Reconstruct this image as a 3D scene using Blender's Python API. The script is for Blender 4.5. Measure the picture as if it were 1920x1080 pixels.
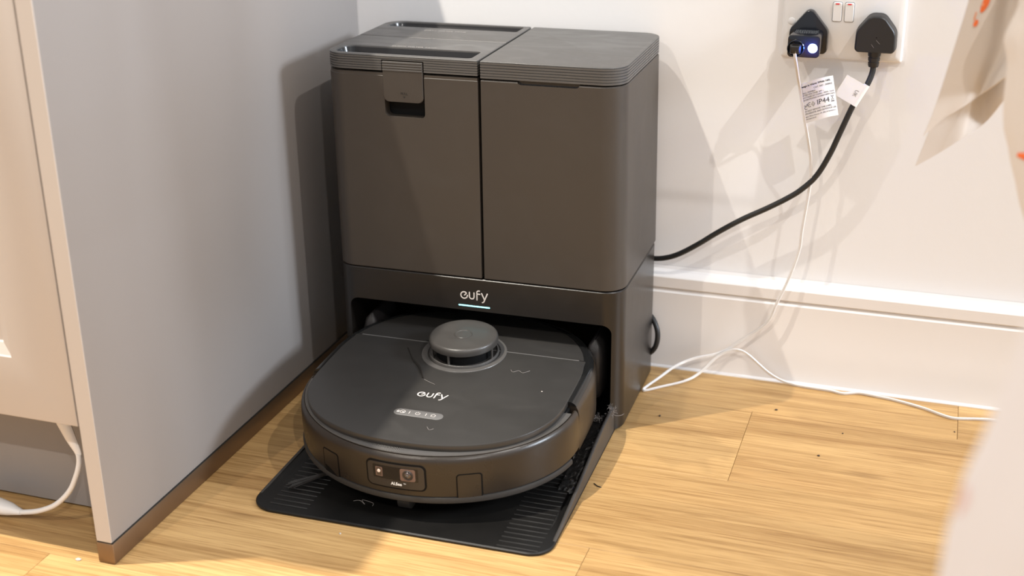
import bpy, bmesh, math, random
from mathutils import Vector, Matrix

random.seed(7)
for _o in list(bpy.data.objects):
    bpy.data.objects.remove(_o, do_unlink=True)
scene = bpy.context.scene
COL = scene.collection
PI = math.pi

# ------------------------------------------------------------------ camera
def cam_axes(yaw, pitch, roll):
    f = Vector((math.sin(yaw)*math.cos(pitch), math.cos(yaw)*math.cos(pitch), -math.sin(pitch)))
    r = Vector((math.cos(yaw), -math.sin(yaw), 0.0))
    u = r.cross(f)
    r2 = r*math.cos(roll) + u*math.sin(roll)
    u2 = -r*math.sin(roll) + u*math.cos(roll)
    return r2, u2, f
_r, _u, _f = cam_axes(-0.3283, 0.3831, -0.0119)
CAM_POS = Vector((0.7787, -1.6407, 0.7824))
cam_data = bpy.data.cameras.new('camera')
cam = bpy.data.objects.new('camera', cam_data)
COL.objects.link(cam)
cam.matrix_world = Matrix(((_r.x, _u.x, -_f.x, CAM_POS.x),
                           (_r.y, _u.y, -_f.y, CAM_POS.y),
                           (_r.z, _u.z, -_f.z, CAM_POS.z),
                           (0, 0, 0, 1)))
cam_data.sensor_fit = 'HORIZONTAL'
cam_data.sensor_width = 36.0
cam_data.lens = 2438.6/1920*36.0
cam_data.clip_start = 0.01
cam_data.dof.use_dof = True
cam_data.dof.focus_distance = 1.53
cam_data.dof.aperture_fstop = 4.2
scene.camera = cam

# ------------------------------------------------------------------ light
scene.view_settings.view_transform = 'Standard'
scene.view_settings.look = 'None'
scene.view_settings.gamma = 1.0
scene.view_settings.use_curve_mapping = False
scene.view_settings.exposure = 0.0

world = bpy.data.worlds.new('room_ambient')
scene.world = world
world.use_nodes = True
world.node_tree.nodes['Background'].inputs[0].default_value = (0.98, 0.995, 1.03, 1)
world.node_tree.nodes['Background'].inputs[1].default_value = 0.72

def downlight(loc, power, color, beam=162, blend=0.6):
    d = bpy.data.lights.new('downlight', 'SPOT')
    d.energy = power; d.color = color
    d.spot_size = math.radians(beam); d.spot_blend = blend
    d.shadow_soft_size = 0.014
    o = bpy.data.objects.new('downlight', d); COL.objects.link(o)
    o.location = loc
    return o
downlight((-0.39, -0.83, 2.40), 345, (1.0, 0.93, 0.82), 76, 1.0)
downlight((1.80, -0.95, 2.40), 84, (1.0, 0.965, 0.93))
downlight((-0.39, -2.72, 2.40), 85, (1.0, 0.90, 0.78))
downlight((1.80, -2.75, 2.40), 95, (1.0, 0.965, 0.93))
# daylight from a small window down the room on the right
d = bpy.data.lights.new('window_daylight', 'AREA')
d.shape = 'RECTANGLE'; d.size = 0.80; d.size_y = 0.65; d.energy = 165; d.color = (0.80, 0.89, 1.0)
o = bpy.data.objects.new('window_daylight', d); COL.objects.link(o)
o.location = (4.2, -0.38, 1.92)
o.rotation_euler = (Vector((0.0, -0.30, 0.30)) - o.location).to_track_quat('-Z', 'Y').to_euler()

# ------------------------------------------------------------------ materials
def new_mat(name):
    m = bpy.data.materials.new(name); m.use_nodes = True
    nt = m.node_tree
    return m, nt, nt.nodes['Principled BSDF']

def plain(name, col, rough=0.5, metal=0.0, bump=0.0, bscale=400.0, var=0.0, vscale=8.0, spec=0.5, emit=None, estr=1.0, coat=0.0):
    m, nt, b = new_mat(name)
    b.inputs['Roughness'].default_value = rough
    b.inputs['Metallic'].default_value = metal
    b.inputs['Specular IOR Level'].default_value = spec
    b.inputs['Coat Weight'].default_value = coat
    tc = nt.nodes.new('ShaderNodeTexCoord')
    n = nt.nodes.new('ShaderNodeTexNoise'); n.inputs['Scale'].default_value = vscale
    n.inputs['Detail'].default_value = 4
    nt.links.new(tc.outputs['Object'], n.inputs['Vector'])
    r = nt.nodes.new('ShaderNodeValToRGB')
    lo = tuple(c*(1-var) for c in col); hi = tuple(min(1, c*(1+var)) for c in col)
    r.color_ramp.elements[0].position = 0.3; r.color_ramp.elements[1].position = 0.7
    r.color_ramp.elements[0].color = (*lo, 1); r.color_ramp.elements[1].color = (*hi, 1)
    nt.links.new(n.outputs['Fac'], r.inputs['Fac'])
    nt.links.new(r.outputs['Color'], b.inputs['Base Color'])
    if bump > 0:
        n2 = nt.nodes.new('ShaderNodeTexNoise'); n2.inputs['Scale'].default_value = bscale
        n2.inputs['Detail'].default_value = 2
        nt.links.new(tc.outputs['Object'], n2.inputs['Vector'])
        bp = nt.nodes.new('ShaderNodeBump'); bp.inputs['Strength'].default_value = bump
        bp.inputs['Distance'].default_value = 0.001
        nt.links.new(n2.outputs['Fac'], bp.inputs['Height'])
        nt.links.new(bp.outputs['Normal'], b.inputs['Normal'])
    if emit:
        b.inputs['Emission Color'].default_value = (*emit, 1)
        b.inputs['Emission Strength'].default_value = estr
    return m

def smudged(name, col, rough, smear=0.10, dust=(0.25, 0.24, 0.22), dust_amt=0.12):
    """dark plastic with faint finger smears: roughness and a little dust follow a noise"""
    m, nt, b = new_mat(name)
    tc = nt.nodes.new('ShaderNodeTexCoord')
    mp = nt.nodes.new('ShaderNodeMapping'); mp.inputs['Scale'].default_value = (14, 30, 14)
    nt.links.new(tc.outputs['Object'], mp.inputs['Vector'])
    n = nt.nodes.new('ShaderNodeTexNoise'); n.inputs['Scale'].default_value = 1.0
    n.inputs['Detail'].default_value = 6; n.inputs['Distortion'].default_value = 1.2
    nt.links.new(mp.outputs['Vector'], n.inputs['Vector'])
    mr = nt.nodes.new('ShaderNodeMapRange')
    mr.inputs['From Min'].default_value = 0.35; mr.inputs['From Max'].default_value = 0.75
    mr.inputs['To Min'].default_value = rough - smear; mr.inputs['To Max'].default_value = rough + smear
    nt.links.new(n.outputs['Fac'], mr.inputs['Value'])
    nt.links.new(mr.outputs['Result'], b.inputs['Roughness'])
    mr2 = nt.nodes.new('ShaderNodeMapRange')
    mr2.inputs['From Min'].default_value = 0.5; mr2.inputs['From Max'].default_value = 0.8
    mr2.inputs['To Max'].default_value = dust_amt
    nt.links.new(n.outputs['Fac'], mr2.inputs['Value'])
    mx = nt.nodes.new('ShaderNodeMix'); mx.data_type = 'RGBA'
    mx.inputs['A'].default_value = (*col, 1); mx.inputs['B'].default_value = (*dust, 1)
    nt.links.new(mr2.outputs['Result'], mx.inputs['Factor'])
    nt.links.new(mx.outputs['Result'], b.inputs['Base Color'])
    n2 = nt.nodes.new('ShaderNodeTexNoise'); n2.inputs['Scale'].default_value = 1600
    nt.links.new(tc.outputs['Object'], n2.inputs['Vector'])
    bp = nt.nodes.new('ShaderNodeBump'); bp.inputs['Strength'].default_value = 0.12; bp.inputs['Distance'].default_value = 0.0006
    nt.links.new(n2.outputs['Fac'], bp.inputs['Height']); nt.links.new(bp.outputs['Normal'], b.inputs['Normal'])
    return m

def oak():
    m, nt, b = new_mat('oak_plank')
    L = nt.links.new
    tc = nt.nodes.new('ShaderNodeTexCoord')
    oi = nt.nodes.new('ShaderNodeObjectInfo')
    cmb = nt.nodes.new('ShaderNodeCombineXYZ')
    for k, f in (('X', 37.0), ('Y', 11.0), ('Z', 23.0)):
        mu = nt.nodes.new('ShaderNodeMath'); mu.operation = 'MULTIPLY'; mu.inputs[1].default_value = f
        L(oi.outputs['Random'], mu.inputs[0]); L(mu.outputs[0], cmb.inputs[k])
    add = nt.nodes.new('ShaderNodeVectorMath'); add.operation = 'ADD'
    L(tc.outputs['Object'], add.inputs[0]); L(cmb.outputs[0], add.inputs[1])
    def noise(scale, vec, detail=4, dist=0.0, rough=0.5):
        mp = nt.nodes.new('ShaderNodeMapping'); mp.inputs['Scale'].default_value = scale
        L(vec, mp.inputs['Vector'])
        n = nt.nodes.new('ShaderNodeTexNoise'); n.inputs['Scale'].default_value = 1.0
        n.inputs['Detail'].default_value = detail; n.inputs['Distortion'].default_value = dist
        n.inputs['Roughness'].default_value = rough
        L(mp.outputs[0], n.inputs['Vector']); return n
    broad = noise((1.1, 9, 1), add.outputs[0], 5, 0.7)
    cath = noise((2.2, 34, 1), add.outputs[0], 5, 1.1)
    fine = noise((5, 260, 1), add.outputs[0], 5, 0.5, 0.65)
    pore = noise((20, 620, 1), add.outputs[0], 2, 0.0, 0.5)
    r1 = nt.nodes.new('ShaderNodeValToRGB'); e = r1.color_ramp.elements
    e[0].position = 0.30; e[0].color = (0.40, 0.236, 0.090, 1)
    e[1].position = 0.68; e[1].color = (0.60, 0.382, 0.162, 1)
    L(broad.outputs['Fac'], r1.inputs['Fac'])
    r2 = nt.nodes.new('ShaderNodeValToRGB'); e = r2.color_ramp.elements
    e[0].position = 0.30; e[0].color = (0.70, 0.62, 0.54, 1); e[1].position = 0.50; e[1].color = (1, 1, 1, 1)
    L(cath.outputs['Fac'], r2.inputs['Fac'])
    r3 = nt.nodes.new('ShaderNodeValToRGB'); e = r3.color_ramp.elements
    e[0].position = 0.34; e[0].color = (0.66, 0.60, 0.52, 1); e[1].position = 0.56; e[1].color = (1.0, 1.0, 1.0, 1)
    L(fine.outputs['Fac'], r3.inputs['Fac'])
    r4 = nt.nodes.new('ShaderNodeValToRGB'); e = r4.color_ramp.elements
    e[0].position = 0.32; e[0].color = (0.58, 0.50, 0.42, 1); e[1].position = 0.44; e[1].color = (1, 1, 1, 1)
    L(pore.outputs['Fac'], r4.inputs['Fac'])
    # small knots: sparse voronoi cells
    mpv = nt.nodes.new('ShaderNodeMapping'); mpv.inputs['Scale'].default_value = (2.6, 9.0, 1.0)
    dv = nt.nodes.new('ShaderNodeVectorMath'); dv.operation = 'ADD'
    sc2 = nt.nodes.new('ShaderNodeVectorMath'); sc2.operation = 'SCALE'; sc2.inputs['Scale'].default_value = 0.05
    L(cath.outputs['Color'], sc2.inputs[0]); L(add.outputs[0], dv.inputs[0]); L(sc2.outputs[0], dv.inputs[1])
    L(dv.outputs[0], mpv.inputs['Vector'])
    vo = nt.nodes.new('ShaderNodeTexVoronoi'); vo.inputs['Scale'].default_value = 1.0
    L(mpv.outputs[0], vo.inputs['Vector'])
    r5 = nt.nodes.new('ShaderNodeValToRGB'); e = r5.color_ramp.elements
    e[0].position = 0.015; e[0].color = (0.30, 0.22, 0.16, 1); e[1].position = 0.085; e[1].color = (1, 1, 1, 1)
    L(vo.outputs['Distance'], r5.inputs['Fac'])
    cur = r1.outputs['Color']
    for rr_, fac in ((r2, 0.70), (r3, 0.85), (r4, 0.55), (r5, 0.35)):
        mx = nt.nodes.new('ShaderNodeMix'); mx.data_type = 'RGBA'; mx.blend_type = 'MULTIPLY'
        mx.inputs['Factor'].default_value = fac
        L(cur, mx.inputs['A']); L(rr_.outputs['Color'], mx.inputs['B']); cur = mx.outputs['Result']
    hs = nt.nodes.new('ShaderNodeHueSaturation')
    mv = nt.nodes.new('ShaderNodeMapRange'); mv.inputs['To Min'].default_value = 0.92; mv.inputs['To Max'].default_value = 1.10
    L(oi.outputs['Random'], mv.inputs['Value']); L(mv.outputs['Result'], hs.inputs['Value'])
    L(cur, hs.inputs['Color']); L(hs.outputs['Color'], b.inputs['Base Color'])
    b.inputs['Roughness'].default_value = 0.42
    b.inputs['Specular IOR Level'].default_value = 0.35
    bp = nt.nodes.new('ShaderNodeBump'); bp.inputs['Strength'].default_value = 0.15; bp.inputs['Distance'].default_value = 0.0006
    L(fine.outputs['Fac'], bp.inputs['Height']); L(bp.outputs['Normal'], b.inputs['Normal'])
    return m

def linen(name, col, blot=None):
    m, nt, b = new_mat(name); L = nt.links.new
    tc = nt.nodes.new('ShaderNodeTexCoord')
    w1 = nt.nodes.new('ShaderNodeTexWave'); w1.bands_direction = 'X'; w1.inputs['Scale'].default_value = 420
    w2 = nt.nodes.new('ShaderNodeTexWave'); w2.bands_direction = 'Z'; w2.inputs['Scale'].default_value = 420
    for w in (w1, w2):
        w.inputs['Distortion'].default_value = 1.5; L(tc.outputs['Object'], w.inputs['Vector'])
    ad = nt.nodes.new('ShaderNodeMath'); ad.operation = 'ADD'
    L(w1.outputs['Fac'], ad.inputs[0]); L(w2.outputs['Fac'], ad.inputs[1])
    bp = nt.nodes.new('ShaderNodeBump'); bp.inputs['Strength'].default_value = 0.2; bp.inputs['Distance'].default_value = 0.0005
    L(ad.outputs[0], bp.inputs['Height']); L(bp.outputs['Normal'], b.inputs['Normal'])
    b.inputs['Base Color'].default_value = (*col, 1)
    b.inputs['Roughness'].default_value = 0.9
    b.inputs['Specular IOR Level'].default_value = 0.1
    b.inputs['Subsurface Weight'].default_value = 0.0
    return m

def metal_brushed(name, col):
    m, nt, b = new_mat(name); L = nt.links.new
    tc = nt.nodes.new('ShaderNodeTexCoord')
    mp = nt.nodes.new('ShaderNodeMapping'); mp.inputs['Scale'].default_value = (900, 6, 900)
    L(tc.outputs['Object'], mp.inputs['Vector'])
    n = nt.nodes.new('ShaderNodeTexNoise'); n.inputs['Scale'].default_value = 1
    L(mp.outputs[0], n.inputs['Vector'])
    bp = nt.nodes.new('ShaderNodeBump'); bp.inputs['Strength'].default_value = 0.08; bp.inputs['Distance'].default_value = 0.0005
    L(n.outputs['Fac'], bp.inputs['Height']); L(bp.outputs['Normal'], b.inputs['Normal'])
    b.inputs['Base Color'].default_value = (*col, 1); b.inputs['Metallic'].default_value = 0.85
    b.inputs['Roughness'].default_value = 0.38
    return m

M = {
 'wall': plain('wall_paint', (0.815, 0.805, 0.80), 0.75, bump=0.10, bscale=160, var=0.01, vscale=3),
 'skirt': plain('skirting_gloss', (0.80, 0.765, 0.735), 0.32, bump=0.03, bscale=60, var=0.015, vscale=5),
 'oak': oak(),
 'sub': plain('subfloor', (0.05, 0.035, 0.02), 0.9),
 'panel': plain('cabinet_paint_shaded', (0.275, 0.253, 0.240), 0.55, bump=0.05, bscale=900, var=0.012, vscale=4),  # door paint darkened; weaker light on side and kickboard put into the colour
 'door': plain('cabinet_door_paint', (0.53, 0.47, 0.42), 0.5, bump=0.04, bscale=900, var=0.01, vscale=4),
 'bronze': metal_brushed('brushed_bronze_strip', (0.25, 0.175, 0.115)),
 'seal': plain('black_seal', (0.012, 0.012, 0.012), 0.6),
 'worktop': plain('worktop_laminate', (0.55, 0.53, 0.50), 0.4, var=0.1, vscale=40),
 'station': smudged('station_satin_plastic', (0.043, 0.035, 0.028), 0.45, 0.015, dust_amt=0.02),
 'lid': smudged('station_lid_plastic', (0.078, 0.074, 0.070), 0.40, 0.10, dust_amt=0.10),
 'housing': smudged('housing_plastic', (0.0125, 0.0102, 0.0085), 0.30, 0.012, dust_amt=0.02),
 'inner': plain('inner_black', (0.004, 0.004, 0.004), 0.6, spec=0.15),
 'recess_shade': plain('recess_shade_black', (0.016, 0.016, 0.017), 0.22),  # near-black that paints in the shade inside the station recesses
 'robot_lid': smudged('robot_lid_satin', (0.031, 0.029, 0.027), 0.33, 0.03, dust_amt=0.02),
 'robot_body': smudged('robot_bumper_satin', (0.022, 0.0160, 0.0112), 0.32, 0.05, dust_amt=0.02),
 'gloss': plain('gloss_black', (0.010, 0.010, 0.010), 0.12),
 'rubber': plain('rubber_dark', (0.022, 0.020, 0.018), 0.6, bump=0.2, bscale=500),
 'mesh_grey': plain('grille_grey', (0.12, 0.112, 0.104), 0.5),
 'turret': smudged('turret_grey', (0.050, 0.046, 0.042), 0.36, 0.06, dust_amt=0.05),
 'turret_ring': plain('turret_ring_grey', (0.085, 0.080, 0.075), 0.32, bump=0.2, bscale=700),
 'button': plain('button_grey', (0.13, 0.125, 0.12), 0.40),
 'print_light': plain('print_silver', (0.62, 0.57, 0.53), 0.45),
 'print_white': plain('print_white', (0.85, 0.85, 0.84), 0.5),
 'print_grey': plain('print_grey', (0.30, 0.28, 0.26), 0.5),
 'print_dark': plain('print_dark', (0.012, 0.011, 0.010), 0.6),
 'ink': plain('label_ink', (0.02, 0.02, 0.025), 0.7),
 'cyan': plain('status_led', (0.2, 0.8, 0.9), 0.4, emit=(0.30, 0.86, 0.95), estr=2.2),
 'blue_led': plain('blue_led', (0.7, 0.8, 1.0), 0.3, emit=(0.55, 0.70, 1.0), estr=6.0),
 'lens_glass': plain('lens_window', (0.012, 0.010, 0.009), 0.10, spec=0.35),
 'lens_frame': plain('camera_frame', (0.026, 0.022, 0.020), 0.30),
 'lens_pink': plain('lens_surround', (0.16, 0.10, 0.08), 0.35),
 'lamp_white': plain('camera_lamp', (0.85, 0.74, 0.66), 0.3),
 'lens_dark': plain('lens_dark', (0.05, 0.032, 0.026), 0.08, coat=1.0),
 'tray': plain('tray_black', (0.0065, 0.006, 0.0055), 0.42, bump=0.05, bscale=600, var=0.2, vscale=30, spec=0.30),
 'tray_rib': plain('tray_rib', (0.013, 0.012, 0.011), 0.42),
 'tray_side': plain('tray_side', (0.045, 0.040, 0.036), 0.45),
 'grime': plain('wet_grime', (0.014, 0.013, 0.012), 0.28, bump=1.0, bscale=260),
 'pad': plain('mop_guard', (0.020, 0.018, 0.018), 0.5, bump=0.3, bscale=300),
 'white_plastic': plain('white_plastic', (0.80, 0.785, 0.77), 0.30),
 'switch': plain('switch_white', (0.86, 0.855, 0.85), 0.25),
 'red': plain('switch_red', (0.75, 0.02, 0.03), 0.4),
 'line_dark': plain('switch_gap', (0.10, 0.10, 0.10), 0.6),
 'plug': plain('plug_black', (0.012, 0.0115, 0.011), 0.42, bump=0.1, bscale=900),
 'charger': plain('charger_black', (0.007, 0.008, 0.012), 0.18),
 'charger_label': plain('charger_rating', (0.07, 0.075, 0.08), 0.5),
 'cable_black': plain('cable_black', (0.014, 0.014, 0.014), 0.45),
 'cable_white': plain('cable_white', (0.82, 0.80, 0.78), 0.4),
 'wire_clear': plain('fairy_wire', (0.80, 0.775, 0.75), 0.25),
 'label_white': plain('label_vinyl', (0.83, 0.81, 0.79), 0.35),
 'towel': linen('towel_linen', (0.68, 0.625, 0.57)),
 'towel_white': linen('towel_white', (0.79, 0.745, 0.725)),
 'orange': plain('orange_print', (0.80, 0.17, 0.045), 0.9),
 'orange_pale': plain('orange_print_pale', (0.80, 0.36, 0.20), 0.9),
 'pink_pale': plain('pink_print_pale', (0.78, 0.52, 0.46), 0.9),
 'steel': plain('airer_steel', (0.6, 0.6, 0.6), 0.3, metal=0.8),
 'lint': plain('lint_grey', (0.30, 0.27, 0.25), 0.95),
 'hair_dark': plain('hair_dark', (0.012, 0.009, 0.007), 0.5),
 'crumb': plain('crumb_dark', (0.05, 0.03, 0.02), 0.8),
 'crumb_light': plain('crumb_light', (0.55, 0.50, 0.45), 0.8),
}

# ------------------------------------------------------------------ helpers
def link(o, parent=None):
    COL.objects.link(o)
    if parent is not None:
        o.parent = parent
    return o

def tag(o, label=None, cat=None, group=None, kind=None):
    if label: o['label'] = label
    if cat: o['category'] = cat
    if group: o['group'] = group
    if kind: o['kind'] = kind
    return o

def empty(name, loc, rot=(0, 0, 0)):
    o = bpy.data.objects.new(name, None); o.empty_display_size = 0.03
    o.location = loc; o.rotation_euler = rot
    return link(o)

def finish(me, smooth=True, angle=32):
    me.validate()
    if smooth:
        me.shade_smooth()
        me.set_sharp_from_angle(angle=math.radians(angle))
    me.update()

class G:
    """collects geometry for ONE mesh"""
    def __init__(s): s.v = []; s.f = []
    def add(s, vs, fs):
        b = len(s.v); s.v += [tuple(q) for q in vs]; s.f += [tuple(i + b for i in f) for f in fs]; return s
    def mesh(s, name, smooth=True, angle=32, fix=True):
        me = bpy.data.meshes.new(name); me.from_pydata(s.v, [], s.f)
        if fix:
            bm = bmesh.new(); bm.from_mesh(me); bmesh.ops.recalc_face_normals(bm, faces=bm.faces[:]); bm.to_mesh(me); bm.free()
        finish(me, smooth, angle); return me
    def obj(s, name, mat, parent=None, smooth=True, angle=32):
        me = s.mesh(name, smooth, angle)
        me.materials.append(M[mat] if isinstance(mat, str) else mat)
        return link(bpy.data.objects.new(name, me), parent)

def rr(u0, u1, v0, v1, r, n=7):
    """rounded rectangle, counter-clockwise; r = one radius or four (u0v0, u1v0, u1v1, u0v1)"""
    if not isinstance(r, (tuple, list)): r = (r,)*4
    r = [max(q, 0.0004) for q in r]
    out = []
    for (cx, cy, a0, q) in ((u0 + r[0], v0 + r[0], PI, r[0]), (u1 - r[1], v0 + r[1], 1.5*PI, r[1]),
                            (u1 - r[2], v1 - r[2], 0.0, r[2]), (u0 + r[3], v1 - r[3], 0.5*PI, r[3])):
        for k in range(n + 1):
            a = a0 + 0.5*PI*k/n
            out.append((cx + q*math.cos(a), cy + q*math.sin(a)))
    return out

def loft(rings, caps=(True, True)):
    n = len(rings[0]); vs = []; fs = []
    for rg in rings: vs += list(rg)
    for i in range(len(rings) - 1):
        for k in range(n):
            a = i*n + k; b = i*n + (k + 1) % n
            fs.append((a, b, b + n, a + n))
    if caps[0]: fs.append(tuple(range(n - 1, -1, -1)))
    if caps[1]: fs.append(tuple(range((len(rings) - 1)*n, len(rings)*n)))
    return vs, fs

def rr_loft(u0, u1, v0, v1, r, levels, n=7, ins_mask=(1, 1, 1, 1)):
    """levels = [(z, inset)]; ins_mask says which sides (u0,u1,v0,v1) move with the inset"""
    if not isinstance(r, (tuple, list)): r = (r,)*4
    rings = []
    for z, i in levels:
        q = [max(0.0004, k - i) if k > 0.001 else 0.0004 for k in r]
        pts = rr(u0 + i*ins_mask[0], u1 - i*ins_mask[1], v0 + i*ins_mask[2], v1 - i*ins_mask[3], q, n)
        rings.append([(a, b, z) for a, b in pts])
    return loft(rings)

def box(x0, x1, y0, y1, z0, z1):
    vs = [(x0, y0, z0), (x1, y0, z0), (x1, y1, z0), (x0, y1, z0), (x0, y0, z1), (x1, y0, z1), (x1, y1, z1), (x0, y1, z1)]
    fs = [(3, 2, 1, 0), (4, 5, 6, 7), (0, 1, 5, 4), (1, 2, 6, 5), (2, 3, 7, 6), (3, 0, 4, 7)]
    return vs, fs

def bevel_obj(name, boxes, mat, parent=None, bev=0.002, seg=2):
    bm = bmesh.new()
    for bx in boxes:
        vs, fs = box(*bx); bv = [bm.verts.new(q) for q in vs]
        for f in fs: bm.faces.new([bv[i] for i in f])
    bmesh.ops.recalc_face_normals(bm, faces=bm.faces[:])
    if bev > 0:
        bmesh.ops.bevel(bm, geom=bm.edges[:], offset=bev, segments=seg, profile=0.5, affect='EDGES')
    me = bpy.data.meshes.new(name); bm.to_mesh(me); bm.free()
    finish(me, True, 40); me.materials.append(M[mat])
    return link(bpy.data.objects.new(name, me), parent)

def smooth_path(pts, per=8):
    P = [Vector(q) for q in pts]; out = []
    for i in range(len(P) - 1):
        p0 = P[max(i - 1, 0)]; p1 = P[i]; p2 = P[i + 1]; p3 = P[min(i + 2, len(P) - 1)]
        for k in range(per):
            t = k/per
            out.append(0.5*((2*p1) + (-p0 + p2)*t + (2*p0 - 5*p1 + 4*p2 - p3)*t*t + (-p0 + 3*p1 - 3*p2 + p3)*t**3))
    out.append(P[-1]); return out

def tube(pts, r, n=10, flat=None, fk=1.0):
    """tube along points; r number or list; flat = axis along which the section is squashed by fk"""
    P = [Vector(q) for q in pts]; m = len(P)
    R = r if isinstance(r, (list, tuple)) else [r]*m
    rings = []
    t0 = (P[1] - P[0]).normalized()
    nrm = t0.orthogonal().normalized()
    for i in range(m):
        t = (P[min(i + 1, m - 1)] - P[max(i - 1, 0)]).normalized()
        nrm = (nrm - t*nrm.dot(t))
        nrm = nrm.normalized() if nrm.length > 1e-6 else t.orthogonal().normalized()
        bn = t.cross(nrm)
        rg = []
        for k in range(n):
            a = 2*PI*k/n
            off = nrm*math.cos(a)*R[i] + bn*math.sin(a)*R[i]
            if flat is not None:
                fx = Vector(flat); off = off - fx*off.dot(fx)*(1 - fk)
            rg.append(tuple(P[i] + off))
        rings.append(rg)
    return loft(rings)

def stroke(pts, w, h, up=(0, 0, 1), per=1, n=8):
    """a flat pen stroke of width w and relief h, round at both ends, lying on the plane normal to up"""
    P = [Vector(q) for q in (smooth_path(pts, per) if per > 1 else pts)]
    d0 = (P[0] - P[1]).normalized(); d1 = (P[-1] - P[-2]).normalized()
    Q = [P[0] + d0*w*0.5, P[0] + d0*w*0.35] + P + [P[-1] + d1*w*0.35, P[-1] + d1*w*0.5]
    R = [w*0.08, w*0.36] + [w*0.5]*len(P) + [w*0.36, w*0.08]
    return tube(Q, R, n, up, 2*h/w)

def arc(cx, cy, r, a0, a1, n=14):
    return [(cx + r*math.cos(math.radians(a0 + (a1 - a0)*k/n)), cy + r*math.sin(math.radians(a0 + (a1 - a0)*k/n))) for k in range(n + 1)]

def cylinder(c, axis, r0, r1, h, n=28, levels=None):
    """turned shape: levels = [(height, radius)] along axis from c"""
    ax = Vector(axis).normalized(); a = ax.orthogonal().normalized(); b = ax.cross(a); c = Vector(c)
    lv = levels or [(0, r0), (h, r1)]
    rings = [[tuple(c + ax*hh + a*math.cos(2*PI*k/n)*rad + b*math.sin(2*PI*k/n)*rad) for k in range(n)] for hh, rad in lv]
    return loft(rings)

def text_geo(body, size, depth=0.00015, align='CENTER', bold=0.0, spacing=1.0):
    c = bpy.data.curves.new('text_tmp', 'FONT'); c.body = body; c.size = size; c.align_x = align; c.align_y = 'CENTER'
    c.extrude = depth; c.offset = bold; c.space_character = spacing; c.resolution_u = 3
    ob = bpy.data.objects.new('text_tmp', c); COL.objects.link(ob)
    dg = bpy.context.evaluated_depsgraph_get(); dg.update()
    me = bpy.data.meshes.new_from_object(ob.evaluated_get(dg))
    vs = [tuple(v.co) for v in me.vertices]; fs = [tuple(p.vertices) for p in me.polygons]
    bpy.data.objects.remove(ob, do_unlink=True); bpy.data.curves.remove(c); bpy.data.meshes.remove(me)
    return vs, fs

def mapped(geo, fn):
    vs, fs = geo
    return [tuple(fn(*q)) for q in vs], fs

def cut(o, cutters):
    """subtract cutter geometries (vs, fs) from object o and keep the result as its mesh"""
    tmp = []
    for g in cutters:
        me = G().add(*g).mesh('cutter', False)
        c = bpy.data.objects.new('cutter', me); COL.objects.link(c); c.matrix_world = Matrix.Identity(4); tmp.append(c)
    par = o.parent; o.parent = None
    for c in tmp:
        md = o.modifiers.new('cut', 'BOOLEAN'); md.operation = 'DIFFERENCE'; md.object = c; md.solver = 'EXACT'
    bpy.context.view_layer.update()
    dg = bpy.context.evaluated_depsgraph_get(); dg.update()
    me = bpy.data.meshes.new_from_object(o.evaluated_get(dg))
    o.modifiers.clear(); old = o.data; o.data = me; me.name = old.name
    finish(me, True, 32)
    for c in tmp:
        m_ = c.data; bpy.data.objects.remove(c, do_unlink=True); bpy.data.meshes.remove(m_)
    o.parent = par
    return o

# ------------------------------------------------------------------ the setting
# floor: oak boards laid along the back wall, each a piece of its own over a dark subfloor
floor = G().add(*box(-1.7, 2.7, -3.4, 0.02, -0.03, -0.008)).obj('floor', 'sub', None, False)
tag(floor, 'honey oak plank floor', None, None, 'structure')
PW, PL = 0.185, 1.22
bm = bmesh.new()
vs, fs = box(0.0002, PL - 0.0002, 0.0002, PW - 0.0002, -0.008, 0.0)
bv = [bm.verts.new(q) for q in vs]
for f in fs: bm.faces.new([bv[i] for i in f])
bmesh.ops.recalc_face_normals(bm, faces=bm.faces[:])
bmesh.ops.bevel(bm, geom=[e for e in bm.edges if all(v.co.z > -0.001 for v in e.verts)], offset=0.0005, segments=1, affect='EDGES')
plank_me = bpy.data.meshes.new('plank'); bm.to_mesh(plank_me); bm.free(); plank_me.materials.append(M['oak'])
row_y = [-0.117 + PW - PW*k for k in range(18)]
offs = [0.10, 0.587, 0.23, 0.95, 0.40, 0.05, 0.72, 0.31]
for k, yt in enumerate(row_y):
    x = -1.7 + (offs[k % 8] % PL) - PL
    if k == 1: x = 0.587 - 3*PL
    while x < 2.7:
        if x + PL > -1.7:
            o = bpy.data.objects.new('plank', plank_me)
            o.location = (x, yt - PW, 0.0)
            link(o, floor)
        x += PL

wall = G().add(*box(-1.7, 2.7, 0.0, 0.10, -0.03, 2.45)).obj('wall_back', 'wall', None, False)
tag(wall, 'off-white painted wall behind the dock', None, None, 'structure')
# skirting board: moulded profile run along the wall
prof = [(-0.0005, -0.001), (-0.0232, -0.001), (-0.0230, 0.0012), (-0.0218, 0.0026), (-0.0202, 0.0036), (-0.0200, 0.0042), (-0.0200, 0.1120), (-0.0180, 0.1142), (-0.0152, 0.1158), (-0.0152, 0.1178),
        (-0.0190, 0.1186), (-0.0198, 0.1195), (-0.0198, 0.1335), (-0.0190, 0.1347), (-0.0110, 0.1362), (-0.0050, 0.1376), (-0.0022, 0.1398), (-0.0005, 0.1440)]
g = G()
g.add(*loft([[(x, y, z) for y, z in prof] for x in (0.0, 2.7)]))
sk = g.obj('baseboard_back', 'skirt', None, True, 20)
tag(sk, 'white moulded skirting board along the wall', None, None, 'structure')

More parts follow.
